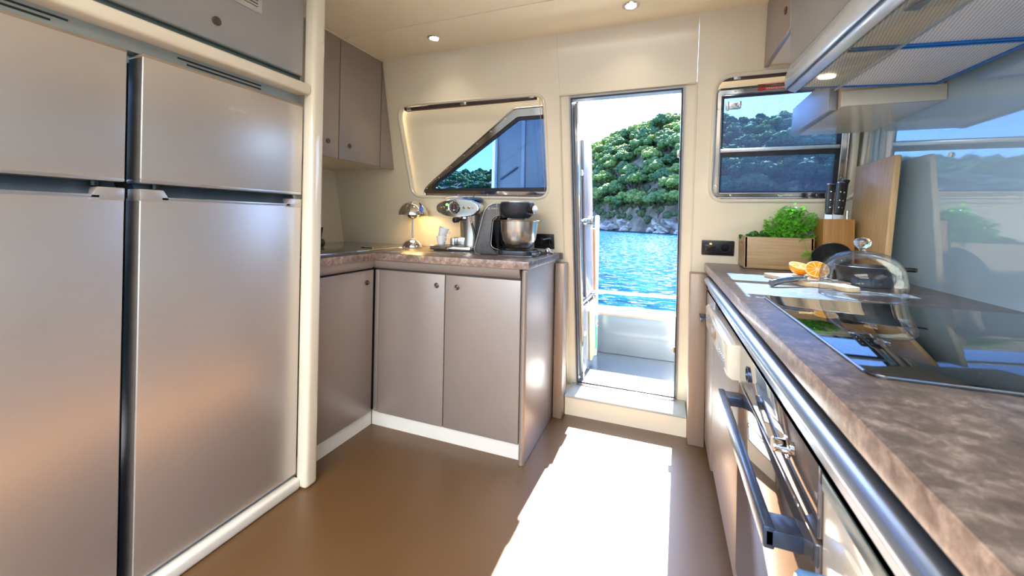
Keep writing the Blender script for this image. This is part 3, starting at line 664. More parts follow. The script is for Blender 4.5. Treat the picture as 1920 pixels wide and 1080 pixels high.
# outlets
def outlet(x0, x1, z0, z1, label, two=True):
    t = thing('power_outlet', label, 'outlet', ((x0+x1)/2, YW((z0+z1)/2), (z0+z1)/2), 0, 'black wall outlets')
    b = B(); b.box(x0, x1, -.012, .0, z0, z1, .004); b.shear().build('plate', m_black, t)
    w = (x1-x0)/3
    b = B(); b.box(x0+.012, x0+.012+w, -.016, -.010, z0+.022, z1-.022, .003); b.shear().build('switch', noisecol(mat('black_gloss', (.02, .02, .024), .2), (.018, .018, .02), (.026, .026, .03), 9), t)
    cx = x1-w*.85; cz = (z0+z1)/2
    b = B(); b.lathe([(.024, 0), (.024, .006), (.019, .006), (.018, .001), (0, .001)], 28, frame((cx, -.011, cz), (1, 0, 0), (0, 0, 1))); b.shear().build('socket', m_black, t)
    if two: b = B(); b.box(x0+.02+w*.3, x0+.03+w*.3, -.017, -.014, z1-.02, z1-.014); b.shear().build('indicator', mat('amber_light', (.9, .5, .1), .4, em=(1, .5, .1), es=1.5), t)
    return t
outlet(.178, .322, .930, 1.004, 'black double outlet beside the herb crate by the door')
outlet(-.70, -.581, .923, 1.009, 'black outlet plate half hidden behind the stand mixer', False)

# ================================================================== RIGHT SIDE
ZR = .89
rc = thing('worktop', 'long brown marbled laminate worktop with the black hob', 'worktop', (.5, 1.0, .855))
b = B(); b.prism([(.192, -.45), (.192, 2.2), (.205, 2.2195), (.8095, 2.2195), (.8095, -.45)], 'z', .856, ZR, .0025); b.build('slab', m_counter, rc)
B().box(.208, .80, -.4, 2.15, .841, .857).build('shadow_gap', m_dark, rc)
b = B(); b.box(.1912, .193, -.45, 2.1995, .8565, .8885, .0004); b.build('edge_band', m_edge, rc)
# rounded rail under the worktop
rr_ = thing('grab_rail', 'satin aluminium rounded rail under the long worktop edge', 'rail', (.19, 1.0, .8))
pts = [(.2212, .834), (.206, .834)]+[(.203-.019*math.sin(k*PI/10), .816+.018*math.cos(k*PI/10)) for k in range(0, 11)]+[(.2, .797), (.2, .766), (.2212, .766)]
b = B(); b.prism(pts, 'y', -.45, 2.10); b.build('profile', m_rail, rr_)
B().box(.20, .21, -.45, 2.135, .766, .775).build('lower_lip', m_handle, rr_)

cb1 = thing('base_cabinet', 'narrow grey base cabinet between door and dishwasher', 'cabinet', (.4, 2.0, 0))
B().box(.222, .78, 1.86, 2.135, .06, .84).build('body', m_frside, cb1)
d = B().box(.200, .220, 1.862, 2.132, .05, .762, .004).build('door', m_cab, cb1)
B().box(.25, .27, 1.86, 2.13, 0, .06).build('plinth', m_white, cb1)
b = B(); b.box(.165, .2, 1.99, 2.09, .655, .659, .001); b.box(.165, .169, 1.99, 2.09, .640, .659, .001); b.build('handle', m_handle, d)

dw = thing('dishwasher', 'dishwasher with cream control panel and grey front', 'dishwasher', (.5, 1.55, 0))
B().box(.222, .78, 1.255, 1.855, .06, .84).build('body', m_frside, dw)
B().box(.200, .221, 1.255, 1.850, .095, .655, .004).build('door', m_cab, dw)
B().box(.26, .275, 1.255, 1.855, 0, .10).build('plinth', m_dark, dw)
b = B(); b.prism([(.221, .652), (.185, .652), (.172, .662), (.170, .742), (.180, .752), (.221, .752)], 'y', 1.256, 1.850, .004, 3); cp = b.build('control_panel', m_trimcream, dw)
B().box(.165, .1715, 1.52, 1.60, .690, .722, .002).build('grip_pocket', m_brown, cp)
b = B()
for k in range(6): b.box(.1688, .1712, 1.30+k*.022, 1.31+k*.022, .672, .690)
b.build('buttons', m_alu, cp)

ov = thing('oven', 'built-in oven with mirrored front and dark framed handle', 'oven', (.5, .95, 0))
B().box(.224, .78, .655, 1.25, .06, .84).build('body', m_frside, ov)
B().box(.202, .224, .656, 1.248, .662, .762, .002).build('control_panel', m_ovenglass, ov)
od = B().box(.200, .222, .656, 1.248, .14, .655, .003).build('oven_door', m_ovenglass, ov)
B().box(.26, .275, .655, 1.25, 0, .14).build('plinth', m_dark, ov)
b = B(); b.box(.148, .164, .70, 1.235, .600, .634, .003); b.box(.150, .201, .70, .745, .604, .630, .003); b.box(.150, .201, 1.195, 1.235, .604, .630, .003); b.build('handle', m_handle, od)
KF = lambda y: frame((.202, y, .712), (0, 1, 0), (0, 0, 1)).copy() @ Matrix.Rotation(PI, 4, 'X')
b = B(); b.lathe([(.016, 0), (.019, 0), (.019, .0015), (.016, .0015)], 36, KF(1.145), close=True); b.build('knob_ring', m_handle, ov)
b = B(); b.lathe([(0, 0), (.018, 0), (.018, .002), (.012, .003), (.011, .018), (.013, .020), (.012, .022), (0, .022)], 30, KF(.80)); b.build('knob', m_chrome, ov)

wa = thing('washing_machine', 'cream appliance front with round blue knob at bottom right', 'washing machine', (.5, .35, 0))
B().box(.205, .78, .05, .650, .02, .755, .006).build('body', m_trimcream, wa)
B().box(.2035, .207, .052, .648, .735, .757, .001).build('top_strip', m_teal, wa)
b = B(); b.cyl((.206, .605, .628), (.166, .605, .628), .020, 32, .005); b.build('knob', noisecol(mat('blue_grey_knob', (.08, .22, .45), .25), (.075, .2, .42), (.1, .25, .5), 9), wa)
B().box(.202, .206, .30, .575, .645, .712, .003).build('detergent_drawer', m_cream, wa)
B().box(.2015, .2035, .40, .558, .655, .690, .001).build('drawer_grip', m_brown, wa)

# hob
hb = thing('hob', 'black glass induction hob set into the long worktop', 'hob', (.5, .96, ZR))
b = B(); b.prism(rrect(.256, .785, .655, 1.262, .018), 'z', ZR, ZR+.005, .001); b.build('glass', m_hob, hb)
b = B(); b.tube([(.256, .673, ZR+.003), (.256, 1.244, ZR+.003)], .0018, 6); b.build('front_edge', m_handle, hb)

# far wall cabinet, hood cabinet, hood, shelf box
c1 = thing('wall_cabinet', 'taupe wall cabinet flap near the ceiling right of the door', 'cabinet', (.6, 1.8, 1.785))
b = B(); b.prism([(1.645, 1.790), (1.645, ZC-.002), (YW(ZC)-.002, ZC-.002), (YW(1.79)-.002, 1.790)], 'x', .42, XR-.001); b.build('body', m_cream, c1)
b = B(); b.prism([(1.645, 1.780), (1.645, ZC-.002), (YW(ZC)-.004, ZC-.002), (YW(1.78)-.004, 1.780)], 'x', .400, .419, .003); d = b.build('door', m_cab, c1)
knob((.400, 1.70, 1.865), (-1, 0, 0), d, .0135)
c2 = thing('hood_cabinet', 'grey cabinet front directly above the extractor hood', 'cabinet', (.6, 1.2, 1.63))
B().box(.42, XR-.001, .2, 1.636, 1.646, ZC-.002).build('body', m_cream, c2)
b = B(); b.prism([(1.636, 1.641), (1.636, ZC-.002), (.2, ZC-.002), (.2, 1.578)], 'x', .399, .419, .002); b.build('door', m_cab2, c2)

hd = thing('extractor_hood', 'slim extractor hood with lit glass visor over the hob', 'extractor hood', (.6, 1.2, 1.56))
tilt = Matrix.Translation((.4, 1.62, 1.56)) @ Matrix.Rotation(math.radians(2.6), 4, 'X') @ Matrix.Rotation(math.radians(3.2), 4, 'Y') @ Matrix.Translation((-.4, -1.62, -1.56))
b = B(); b.box(.47, XR-.03, .75, 1.615, 1.562, 1.61); b.rot(tilt); b.build('body', m_alu, hd)
fpts = [(.402, 1.638), (.392, 1.636), (.380, 1.60), (.379, 1.575), (.383, 1.557), (.40, 1.553), (.412, 1.553), (.412, 1.638)]
b = B(); b.prism(fpts, 'y', .75, 1.62, .002); b.rot(tilt); fa = b.build('front_fascia', m_hoodf, hd)
b = B(); b.prism([(.396, 1.545), (.390, 1.549), (.390, 1.555), (.412, 1.555), (.412, 1.540)], 'y', .75, 1.612, .001); b.rot(tilt); b.build('visor_rail', m_hoodf, hd)
b = B(); b.box(.384, .400, .75, 1.615, 1.5535, 1.5565); b.rot(tilt); b.build('groove', m_handle, hd)
b = B()
for k in range(4): b.box(.3868, .3925, 1.225+k*.04, 1.25+k*.04, 1.604, 1.618, .001)
b.rot(tilt); b.build('switch', m_brown, fa)
b = B(); b.box(.41, .52, .75, 1.605, 1.541, 1.545, .001); b.rot(tilt); b.build('glass_visor', m_visor, hd)
b = B(); b.box(.519, .523, .75, 1.605, 1.540, 1.546); b.rot(tilt); b.build('visor_edge', m_alu, hd)
# filters: striped metal with blue film edging
m_filt = mat('ribbed_filter_foil', (.6, .58, .58), .4, .0); n, l, p = nodes(m_filt)
tc = n.new('ShaderNodeTexCoord'); wv = n.new('ShaderNodeTexWave'); wv.bands_direction = 'X'; wv.inputs['Scale'].default_value = 48; wv.wave_profile = 'SIN'
cr = n.new('ShaderNodeValToRGB'); cr.color_ramp.elements[0].color = (.55, .55, .60, 1); cr.color_ramp.elements[1].color = (.97, .90, .88, 1)
mp = n.new('ShaderNodeMapping'); mp.inputs['Rotation'].default_value = (0, 0, .25)
l.new(tc.outputs['Object'], mp.inputs[0]); l.new(mp.outputs[0], wv.inputs[0]); l.new(wv.outputs['Color'], cr.inputs[0]); l.new(cr.outputs[0], p.inputs['Base Color'])
for a, c in ((1.245, 1.600), (.80, 1.235)):
    b = B(); b.box(.43, .775, a, c, 1.553, 1.559); b.rot(tilt); fl = b.build('filter', m_filt, hd, smooth=0)
    b = B(); b.box(.43, .775, c-.008, c, 1.549, 1.554); b.box(.43, .775, a, a+.008, 1.549, 1.554); b.box(.767, .775, a, c, 1.549, 1.554); b.rot(tilt); b.build('blue_film_edge', m_blue, fl, smooth=0)
b = B(); b.box(.44, .465, .96, 1.02, 1.548, 1.553, .002); b.rot(tilt); b.build('filter_latch', m_steel, hd)
b = B(); b.lathe([(0, 0), (.022, 0), (.022, .004), (0, .004)], 24, Matrix.Translation((.455, 1.47, 1.548))); b.rot(tilt); b.build('hood_lamp', mat('hood_lamp_lens', (.9, .9, .8), .2, em=(1, .9, .7), es=1.2), hd)
# text on hood
text('SIEMENS', 'lettering', .011, mat('dark_grey_print', (.1, .14, .2), .5), hd, tilt @ frame((.3835, 1.50, 1.600), (0, -1, 0), (.28, 0, .96)), .0003)

sb = thing('shelf_box', 'cream box cabinet with grey flap under the hood end', 'cabinet', (.66, 1.85, 1.48))
b = B(); b.prism([(1.64, 1.485), (1.64, 1.60), (YW(1.60)-.002, 1.60), (YW(1.485)-.002, 1.485)], 'x', .545, XR-.001); b.build('body', m_cream, sb)
B().box(.545, XR-.001, 1.622, 1.641, 1.485, 1.535, .002).build('fascia', m_cream, sb)
b = B(); b.prism([(1.655, 1.480), (1.655, 1.60), (YW(1.60)-.004, 1.60), (YW(1.48)-.006, 1.480)], 'x', .520, .544, .005, 3); d = b.build('flap', m_cab2, sb)
b = B(); b.tube([(.519, 1.70, 1.598), (.516, 1.70, 1.580), (.514, 1.71, 1.572), (.516, 1.72, 1.580), (.519, 1.72, 1.598)], .0016, 6); b.build('hook', m_handle, d)
B().cyl((XR-.001, 1.75, 1.36), (XR-.006, 1.75, 1.36), .009, 16, .002)
sc1 = B().cyl((XR-.001, 1.60, 1.31), (XR-.006, 1.60, 1.31), .008, 16, .002).build('wall_stud', m_white)
tag(sc1, 'small white stud cap on the glossy right wall', 'stud')

# ceiling downlights
for (x, y, lab) in ((-1.16, 1.825, 'round chrome downlight nearest the wall cabinet'), (-.154, 1.827, 'round chrome downlight in front of the door')):
    t = thing('downlight', lab, 'ceiling light', (x, y, ZC), 0, 'ceiling downlights')
    b = B(); b.lathe([(.024, 0), (.036, 0), (.037, -.003), (.030, -.006), (.024, -.004)], 36, Matrix.Translation((x, y, ZC)), close=True); b.build('ring', m_chrome, t)
    b = B(); b.lathe([(0, -.003), (.024, -.003), (.024, -.001), (0, -.001)], 36, Matrix.Translation((x, y, ZC))); b.build('lens', mat('lamp_lens', (1, 1, 1), .3, em=(1, .98, .95), es=9), t)
    sp = bpy.data.lights.new('downlight_lamp', 'SPOT'); sp.energy = 1.6; sp.spot_size = 2.2; sp.spot_blend = .8; sp.color = (1, .93, .8); sp.shadow_soft_size = .025
    o = bpy.data.objects.new('downlight_lamp', sp); COL.objects.link(o); o.location = (x, y, ZC-.012)

# ================================================================== OBJECTS ON THE LEFT WORKTOP
# table lamp
lx, ly = -1.43, 2.055
tl = thing('table_lamp', 'chrome mushroom-shaped table lamp glowing in the worktop corner', 'lamp', (lx, ly, ZT))
T0 = Matrix.Translation((lx, ly, ZT))
arc = lambda r, a0, a1, n, cz=0, sz=1: [(r*math.sin(a0+(a1-a0)*k/n), cz+sz*r*math.cos(a0+(a1-a0)*k/n)) for k in range(n+1)]
B().lathe([(0, 0), (.060, 0), (.061, .003)]+[(.059*math.cos(k*PI/2/9), .004+.048*math.sin(k*PI/2/9)) for k in range(9)]+[(.008, .054), (0, .054)], 48, T0).build('base', m_chrome, tl)
B().lathe([(.0, .05), (.0055, .05), (.0055, .19), (0, .19)], 20, T0).build('stem', m_chrome, tl)
B().lathe([(0, .172)]+[(.040*math.sin(a), .212-.040*math.cos(a)) for a in [k*PI/2/10 for k in range(1, 11)]]+[(.037, .212), (.030, .19), (0, .178)], 40, T0).build('lower_bowl', m_chrome, tl)
sh = [(.088*math.cos(a), .198+.086*math.sin(a)) for a in [k*PI/2/14 for k in range(0, 15)]]
b = B(); b.lathe(sh[:-1]+[(0.0, .284), (0, .281)]+[(.085*math.cos(a), .199+.082*math.sin(a)) for a in [k*PI/2/14 for k in range(13, -1, -1)]], 56, T0); b.build('shade', m_chrome, tl)
B().lathe([(0, .225)]+[(.015*math.sin(a), .225+.015*(1-math.cos(a))) for a in [k*PI/8 for k in range(1, 8)]]+[(0, .255)], 20, T0).build('bulb', mat('warm_bulb', (1, .8, .5), .4, em=(1, .7, .3), es=25), tl)
pl = bpy.data.lights.new('table_lamp_light', 'POINT'); pl.energy = 1.2; pl.color = (1, .62, .22); pl.shadow_soft_size = .02
o = bpy.data.objects.new('table_lamp_light', pl); COL.objects.link(o); o.location = (lx+.045, ly, ZT+.215)
B().lathe([(0, .0515), (.012, .0515), (.012, .0555), (0, .056)], 20, T0).build('touch_switch', m_white, tl)

# coffee machine (front faces the galley)
em = thing('espresso_machine', 'chrome espresso machine with oval head and pressure gauge', 'coffee machine', (-1.08, 1.98, ZT), math.radians(6))
def eb(): return B()
T = wm(em)
def oval(w, h, n=48, p=2.3):
    return [(w*math.copysign(abs(math.cos(2*PI*k/n))**(2/p), math.cos(2*PI*k/n)), h*math.copysign(abs(math.sin(2*PI*k/n))**(2/p), math.sin(2*PI*k/n))) for k in range(n)]
b = B(); t = bmesh.new(); rings = []
for (y, s) in ((-.012, .90), (-.006, .97), (.004, 1.0), (.02, 1.0), (.05, .985), (.12, .86), (.18, .74), (.21, .62)):
    rings.append([t.verts.new((q[0]*s, y, .241+q[1]*s+(y*.05))) for q in oval(.133, .052)])
for a, c in zip(rings, rings[1:]):
    for k in range(48): t.faces.new((a[k], a[(k+1) % 48], c[(k+1) % 48], c[k]))
t.faces.new(rings[0]); t.faces.new(rings[-1]); bmesh.ops.recalc_face_normals(t, faces=t.faces[:]); b.add(t)
hdp = b.build('head', m_chrome, em, world=False)
b = B(); b.plate([(q[0]*.89, .241+q[1]*.86) for q in oval(.133, .052)], [], -.0135, -.010); b.build('front_plate', noisecol(mat('polished_plate', (.5, .47, .43), .14, 1), (.48, .45, .41), (.54, .51, .47), 12), em, world=False)
F_ = frame((-.018, -.0135, .244), (1, 0, 0), (0, 0, 1))
b = B(); b.lathe([(.028, 0), (.036, 0), (.037, .005), (.033, .009), (.028, .007)], 40, F_, close=True); ga = b.build('gauge_ring', m_chrome, em, world=False)
b = B(); b.lathe([(0, .001), (.029, .001), (.029, .003), (0, .003)], 36, F_); b.build('gauge_dial', m_black, ga, world=False)
b = B(); b.box(-.0200, -.0160, -.0190, -.0172, .238, .264); b.build('gauge_needle', m_red, ga, world=False)
b = B()
for k in range(11):
    a = math.radians(-220+k*26); x = -.018+.023*math.cos(a); z = .244-.023*math.sin(a); b.box(x-.0014, x+.0014, -.0178, -.0170, z-.0014, z+.0014)
b.box(-.024, -.012, -.0178, -.017, .226, .232); b.build('gauge_print', m_white, ga, world=False)
def bt(x, z, r, m, nm='button'):
    b = B(); b.lathe([(0, 0), (r, 0), (r, .003), (r*.7, .005), (0, .005)], 20, frame((x, -.0135, z), (1, 0, 0), (0, 0, 1))); return b.build(nm, m, em, world=False)
m_gold = noisecol(mat('brass_button', (.6, .42, .15), .25, 1), (.58, .4, .14), (.65, .47, .2), 20)
for x in (-.098, -.084, .040, .069, .092):
    r = .0075 if x in (-.084, .040, .069) else .005
    q = bt(x, .243, r, m_gold)
    if r > .006: b = B(); b.box(x-.0025, x+.0025, -.0195, -.0185, .239, .247); b.build('button_mark', m_black, q, world=False)
bt(-.062, .259, .0075, mat('green_led', (.1, .8, .1), .3, em=(.15, 1, .1), es=1.6), 'green_light')
bt(-.062, .226, .0065, m_gold)
# column, tapered half tube
b = B(); t = bmesh.new(); rings = []
for (z, w, d) in ((.022, .070, .07), (.10, .072, .068), (.17, .080, .072), (.205, .088, .08)):
    rings.append([t.verts.new((.055+w*math.cos(2*PI*k/32), .085+d*math.sin(2*PI*k/32), z)) for k in range(32)])
for a, c in zip(rings, rings[1:]):
    for k in range(32): t.faces.new((a[k], a[(k+1) % 32], c[(k+1) % 32], c[k]))
t.faces.new(rings[0]); t.faces.new(rings[-1]); bmesh.ops.recalc_face_normals(t, faces=t.faces[:]); b.add(t); b.build('column', m_steel, em, world=False)
# side shell at the rear
b = B(); b.box(.05, .135, .13, .175, .03, .20, .01); b.build('rear_frame', m_dark, em, world=False)
# tray
b = B(); b.prism([(-.145, -.055), (.10, -.055), (.135, .10), (.13, .17), (-.10, .17), (-.15, .02)], 'z', .006, .030, .008, 3); b.build('tray', m_chrome, em, world=False)
b = B(); b.prism([(-.12, -.035), (.08, -.035), (.1, .06), (-.12, .06)], 'z', .029, .032); b.build('drip_grid', m_dark, em, world=False)
b = B(); b.box(-.125, .11, -.04, .16, 0, .008); b.build('feet', m_black, em, world=False)
b = B(); b.cyl((-.03, -.056, .016), (-.03, -.064, .016), .008, 16, .002); b.build('tray_knob', m_chrome, em, world=False)
b = B(); b.cyl((.03, .03, .200), (.03, .03, .178), .030, 28, .003); b.build('group_head', m_chrome, em, world=False)
b = B(); b.tube([(.03, .03, .182), (.012, -.03, .176)], .007, 10); b.cyl((.012, -.02, .176), (-.002, -.055, .172), .015, 20, .004); b.build('portafilter', m_black, em, world=False)
b = B(); b.tube([(.075, -.005, .205), (.082, -.015, .17), (.095, -.02, .145)], .004, 8); wd = b.build('steam_wand', m_chrome, em, world=False)
b = B(); b.tube([(.090, -.018, .158), (.112, -.024, .085)], .0065, 10); b.build('wand_grip', m_black, wd, world=False)
b = B(); b.box(-.035, .035, .02, .03, .032, .075, .002); b.box(-.035, -.012, -.02, .02, .032, .072, .002); b.build('cup_guard', m_steel, em, world=False)
b = B(); b.lathe([(0, 0), (.055, 0), (.058, .008), (.05, .018), (0, .022)], 36, Matrix.Translation((.05, .10, .287)) @ Matrix.Scale(1.5, 4, (0, 1, 0))); b.build('hopper_lid', noisecol(mat('blue_gloss_lid', (.05, .12, .2), .1), (.045, .11, .19), (.06, .13, .21), 5), em, world=False)
b = B(); b.tube([(.05, .10, .305), (.062, .10, .328)], .0025, 6); b.build('lid_pin', m_gold, em, world=False)
b = B(); b.tube([(-.08, .0, .292), (-.07, .0, .302), (.0, .03, .306), (.06, .06, .302)], .0035, 8); b.build('top_rail', m_chrome, em, world=False)

# two stacked espresso cups on the tray
cp0 = None
for k, (dx, dz, rx, lab) in enumerate(((0, 0, 0, 'lower white espresso cup on the machine tray'), (.002, .048, .30, 'upper tilted white espresso cup stacked in the other'))):
    c = thing('espresso_cup', lab, 'cup', (0, 0, 0), 0, 'white espresso cups')
    p0 = T @ Vector((-.098+dx, .0, .032+dz)); c.location = p0
    if k: c.rotation_euler = (0, rx, 0)
    b = B(); b.lathe([(0, .0), (.018, 0), (.020, .003), (.027, .030), (.029, .050), (.0275, .050), (.025, .030), (.017, .005), (0, .004)], 32); b.build('body', m_whitegel, c, world=False)
    b = B(); b.tube([(.026, 0, .042), (.040, 0, .040), (.041, 0, .025), (.025, 0, .018)], .003, 8); b.build('cup_handle', m_whitegel, c, world=False)

# stand mixer, side on, head towards the door
mxm = thing('stand_mixer', 'graphite stand mixer with steel bowl at the worktop end', 'mixer', (-.745, 1.90, ZT), math.radians(4)); mxm.scale = (1.06, 1.06, .985)
m_gra = noisecol(mat('graphite_plastic', (.10, .10, .105), .32, .4), (.095, .095, .1), (.12, .12, .125), 60)
m_grad = noisecol(mat('dark_graphite', (.04, .042, .05), .25, .3), (.035, .037, .045), (.05, .052, .06), 30)
side = rpoly([(-.165, .0), (-.155, .012), (-.105, .262), (-.03, .262), (.01, .262), (.01, .20), (-.055, .185), (-.075, .06), (-.035, .035), (-.035, .0)], [.006, .02, .06, .01, .002, .004, .03, .04, .006, .002], 5)
side = rpoly([(-.162, .002), (-.098, .264), (-.025, .266), (-.025, .200), (-.062, .185), (-.072, .04), (-.03, .03), (-.03, .002)], [.03, .07, .002, .004, .03, .03, .006, .002], 6)
b = B(); b.prism(side, 'y', -.045, .075, .006, 3); b.build('body', m_gra, mxm, world=False)
b = B(); b.tube([(q[0], -.046, q[1]) for q in side if q[0] < -.028], .0022, 6); b.build('silver_trim', m_alu, mxm, world=False)
b = B(); b.box(-.062, .03, -.03, .06, .192, .262, .01, 3); b.lathe([(0, .192), (.055, .192), (.075, .208), (.083, .235), (.083, .268), (.078, .272), (0, .272)], 48, Matrix.Translation((.04, .015, 0)) @ Matrix.Scale(1.0, 4)); b.build('head', m_grad, mxm, world=False)
b = B(); b.lathe([(0, .272), (.080, .272), (.080, .276), (0, .277)], 48, Matrix.Translation((.04, .015, 0))); b.build('head_lid', m_alu, mxm, world=False)
b = B(); b.cyl((.110, -.02, .238), (.137, -.03, .238), .021, 28, .003); kn = b.build('speed_knob', m_black, mxm, world=False)
b = B(); b.cyl((.136, -.0297, .238), (.1395, -.031, .238), .022, 28, .001); b.build('knob_ring', m_chrome, kn, world=False)
b = B(); b.lathe([(0, .180), (.035, .180), (.038, .193), (0, .193)], 30, Matrix.Translation((.04, .015, 0))); b.build('drive_hub', m_alu, mxm, world=False)
b = B(); b.lathe([(0, .036), (.055, .036), (.070, .045), (.088, .085), (.094, .13), (.097, .176), (.115, .180), (.116, .183), (.096, .182), (.091, .13), (.085, .085), (.066, .048), (0, .040)], 56, Matrix.Translation((.045, .015, 0))); bo = b.build('bowl', noisecol(mat('brushed_bowl_steel', (.66, .6, .52), .22, 1), (.58, .53, .46), (.75, .7, .62), 14, (6, 6, .2)), mxm, world=False)
b = B(); b.lathe([(.0885, .066), (.0895, .066), (.0905, .069), (.0885, .069)], 56, Matrix.Translation((.040, .015, 0)), close=True)
b = B(); b.prism(rrect(-.04, .135, -.075, .105, .05), 'z', .0, .03, .004, 3); b.box(.10, .155, -.045, .075, .0, .022, .006); b.build('base_plate', m_grad, mxm, world=False)
b = B(); b.tube([(q[0], q[1], .003) for q in rrect(-.041, .136, -.076, .106, .05)], .0025, 6, closed=True); b.build('base_trim', m_alu, mxm, world=False)
m_logo = mat('silver_print', (.7, .7, .7), .4)
text('BOSCH', 'lettering', .0105, m_logo, mxm, T0.Identity(4) @ wm(mxm) @ frame((-.055, -.0462, .240), (1, 0, 0), (0, 0, 1)), .0004)
b = B(); b.lathe([(.0042, 0), (.0052, 0), (.0052, .0006), (.0042, .0006)], 24, frame((-.084, -.0462, .240), (1, 0, 0), (0, 0, 1)), close=True); b.box(-.0865, -.0815, -.0466, -.0462, .2394, .2406); b.build('emblem', m_logo, mxm, world=False)
cd = B(); cd.tube([(-.595, 2.02, .985), (-.575, 2.10, .99), (-.60, 2.16, .96), (-.595, 2.185, .93)], .0035, 8)
cd.build('power_cord', m_black, mxm)
pg = thing('chrome_clip', 'small chrome clip lying beside the mixer base', 'clip', (-.575, 2.05, ZT))
b = B(); b.ball((-.575, 2.05, .924), .016, 1, 1, 1.1, 16, 10); b.tube([(-.575, 2.05, .92), (-.545, 2.05, .915)], .006, 8); b.cyl((-.575, 2.05, ZT), (-.575, 2.05, .925), .008, 12); b.build('clip_body', m_chrome, pg)

# ================================================================== OBJECTS ON THE RIGHT WORKTOP
cr_ = thing('herb_crate', 'pale bamboo crate holding fresh herbs on the worktop', 'crate', (.467, 2.11, ZR))
for a, c, d_, e in ((.340, .596, 2.036, 2.046), (.340, .596, 2.176, 2.186)):
    B().box(a, c, d_, e, ZR+.004, ZR+.142, .0015).build('side_board', m_crate, cr_)
for x0 in (.3385, .5875):
    b = B(); b.plate([(2.036, ZR+.003), (2.186, ZR+.003), (2.186, ZR+.143), (2.036, ZR+.143)], [rrect(2.085, 2.137, ZR+.098, ZR+.118, .008)], 0, .010, frame((x0, 0, 0), (0, 1, 0), (-1, 0, 0)).copy() @ Matrix.Scale(-1, 4, (0, 1, 0))); b.build('end_board', m_crate, cr_)
B().box(.345, .592, 2.04, 2.182, ZR+.002, ZR+.012).build('bottom_board', m_crate, cr_)
B().box(.352, .584, 2.05, 2.172, ZR+.012, ZR+.105).build('soil', noisecol(mat('potting_soil', (.04, .025, .015), .95), (.03, .02, .012), (.06, .04, .025), 60, bump=.6), cr_)
# herbs
def leafm(name, c): 
    m = mat(name, c, .35, sub=0); n, l, p = nodes(m); noisecol(m, tuple(x*.75 for x in c), tuple(min(1, x*1.3) for x in c), 60)
    # leaves let light through
    tr = n.new('ShaderNodeBsdfTranslucent'); tr.inputs[0].default_value = (c[0]*1.8, min(1, c[1]*1.7), c[2], 1); mx = n.new('ShaderNodeMixShader'); mx.inputs[0].default_value = .4
    out = n['Material Output']; l.new(p.outputs[0], mx.inputs[1]); l.new(tr.outputs[0], mx.inputs[2]); l.new(mx.outputs[0], out.inputs[0]); return m
m_pars = leafm('parsley_green', (.15, .48, .04)); m_bas = leafm('mint_green', (.05, .22, .04)); m_stem = mat('herb_stem', (.2, .4, .08), .5)
def leaf(t, c, n_, u, size, lobed=True):
    n_ = n_.normalized(); u = (u-n_*u.dot(n_)).normalized(); w = n_.cross(u)
    if lobed:
        angs = [(-150, .2), (-125, .65), (-95, .45), (-70, .95), (-45, .5), (-15, 1.05), (0, .8), (15, 1.05), (45, .5), (70, .95), (95, .45), (125, .65), (150, .2)]
    else:
        angs = [(-150, .45), (-110, .6), (-70, .75), (-30, .95), (0, 1.15), (30, .95), (70, .75), (110, .6), (150, .45)]
    cv = t.verts.new(c); vs = []
    for a, r in angs:
        a = math.radians(a); vs.append(t.verts.new(c+(u*math.cos(a)+w*math.sin(a))*r*size-n_*size*.18*r*r+n_*size*.12*abs(math.sin(a*2))))
    for i in range(len(vs)-1): t.faces.new((cv, vs[i], vs[i+1]))
def herb(name, label, base, spread, nst, hmin, hmax, lsize, lobed, m, outs):
    h = thing(name, label, 'herb', base); st_ = B(); t = bmesh.new(); rnd = random.Random(3 if lobed else 4)
    for i in range(nst):
        a = rnd.uniform(0, 2*PI); q = rnd.random()**.6
        p0 = Vector(base)+Vector((rnd.uniform(-.02, .02), rnd.uniform(-.02, .02), 0))
        hh = rnd.uniform(hmin, hmax)*(1-.45*q*q)
        p2 = Vector(base)+Vector((outs[0]+math.cos(a)*spread[0]*q, outs[1]+math.sin(a)*spread[1]*q, hh)); p1 = (p0+p2)/2+Vector((0, 0, hh*.25))
        st_.tube([p0, p0*.25+p1*.5+p2*.25+Vector((0, 0, .0)), p2], .0011, 4, cap=False)
        for k in range(5 if lobed else 3):
            f = 1-.17*k*rnd.random(); c = p0*(1-f)**2+p1*2*f*(1-f)+p2*f*f+Vector((rnd.uniform(-1, 1), rnd.uniform(-1, 1), rnd.uniform(-.6, .8)))*(.013 if lobed else .012)
            nn = Vector((rnd.uniform(-.7, .7), rnd.uniform(-.9, .5), rnd.uniform(.3, 1))); leaf(t, c, nn, Vector((rnd.uniform(-1, 1), rnd.uniform(-1, 1), rnd.uniform(-.4, .4))), lsize*rnd.uniform(.7, 1.25), lobed)
    st_.build('stems', m_stem, h); b = B(); b.add(t); b.build('leaves', m, h, smooth=80)
    return h
hp = herb('parsley_plant', 'bushy bright green parsley in the right half of the crate', (.52, 2.115, ZR+.105), (.115, .075), 210, .04, .185, .0115, True, m_pars, (.015, -.012))
b = B(); b.tube([(.545, 2.05, ZR+.14), (.560, 2.022, ZR+.135), (.566, 2.018, ZR+.09)], .0012, 5); b.build('hanging_stem', m_stem, hp)
t = bmesh.new()
for dx, dz in ((0, .085), (.016, .08), (-.012, .075), (.008, .065), (.024, .09)): leaf(t, Vector((.566+dx, 2.016, ZR+dz)), Vector((.1, -1, .3)), Vector((dx, 0, -1)), .012)
b = B(); b.add(t); b.build('hanging_leaves', m_pars, hp, smooth=80)
herb('mint_plant', 'low dark green mint in the left half of the crate', (.405, 2.11, ZR+.105), (.062, .045), 34, .025, .062, .016, False, m_bas, (0, 0))

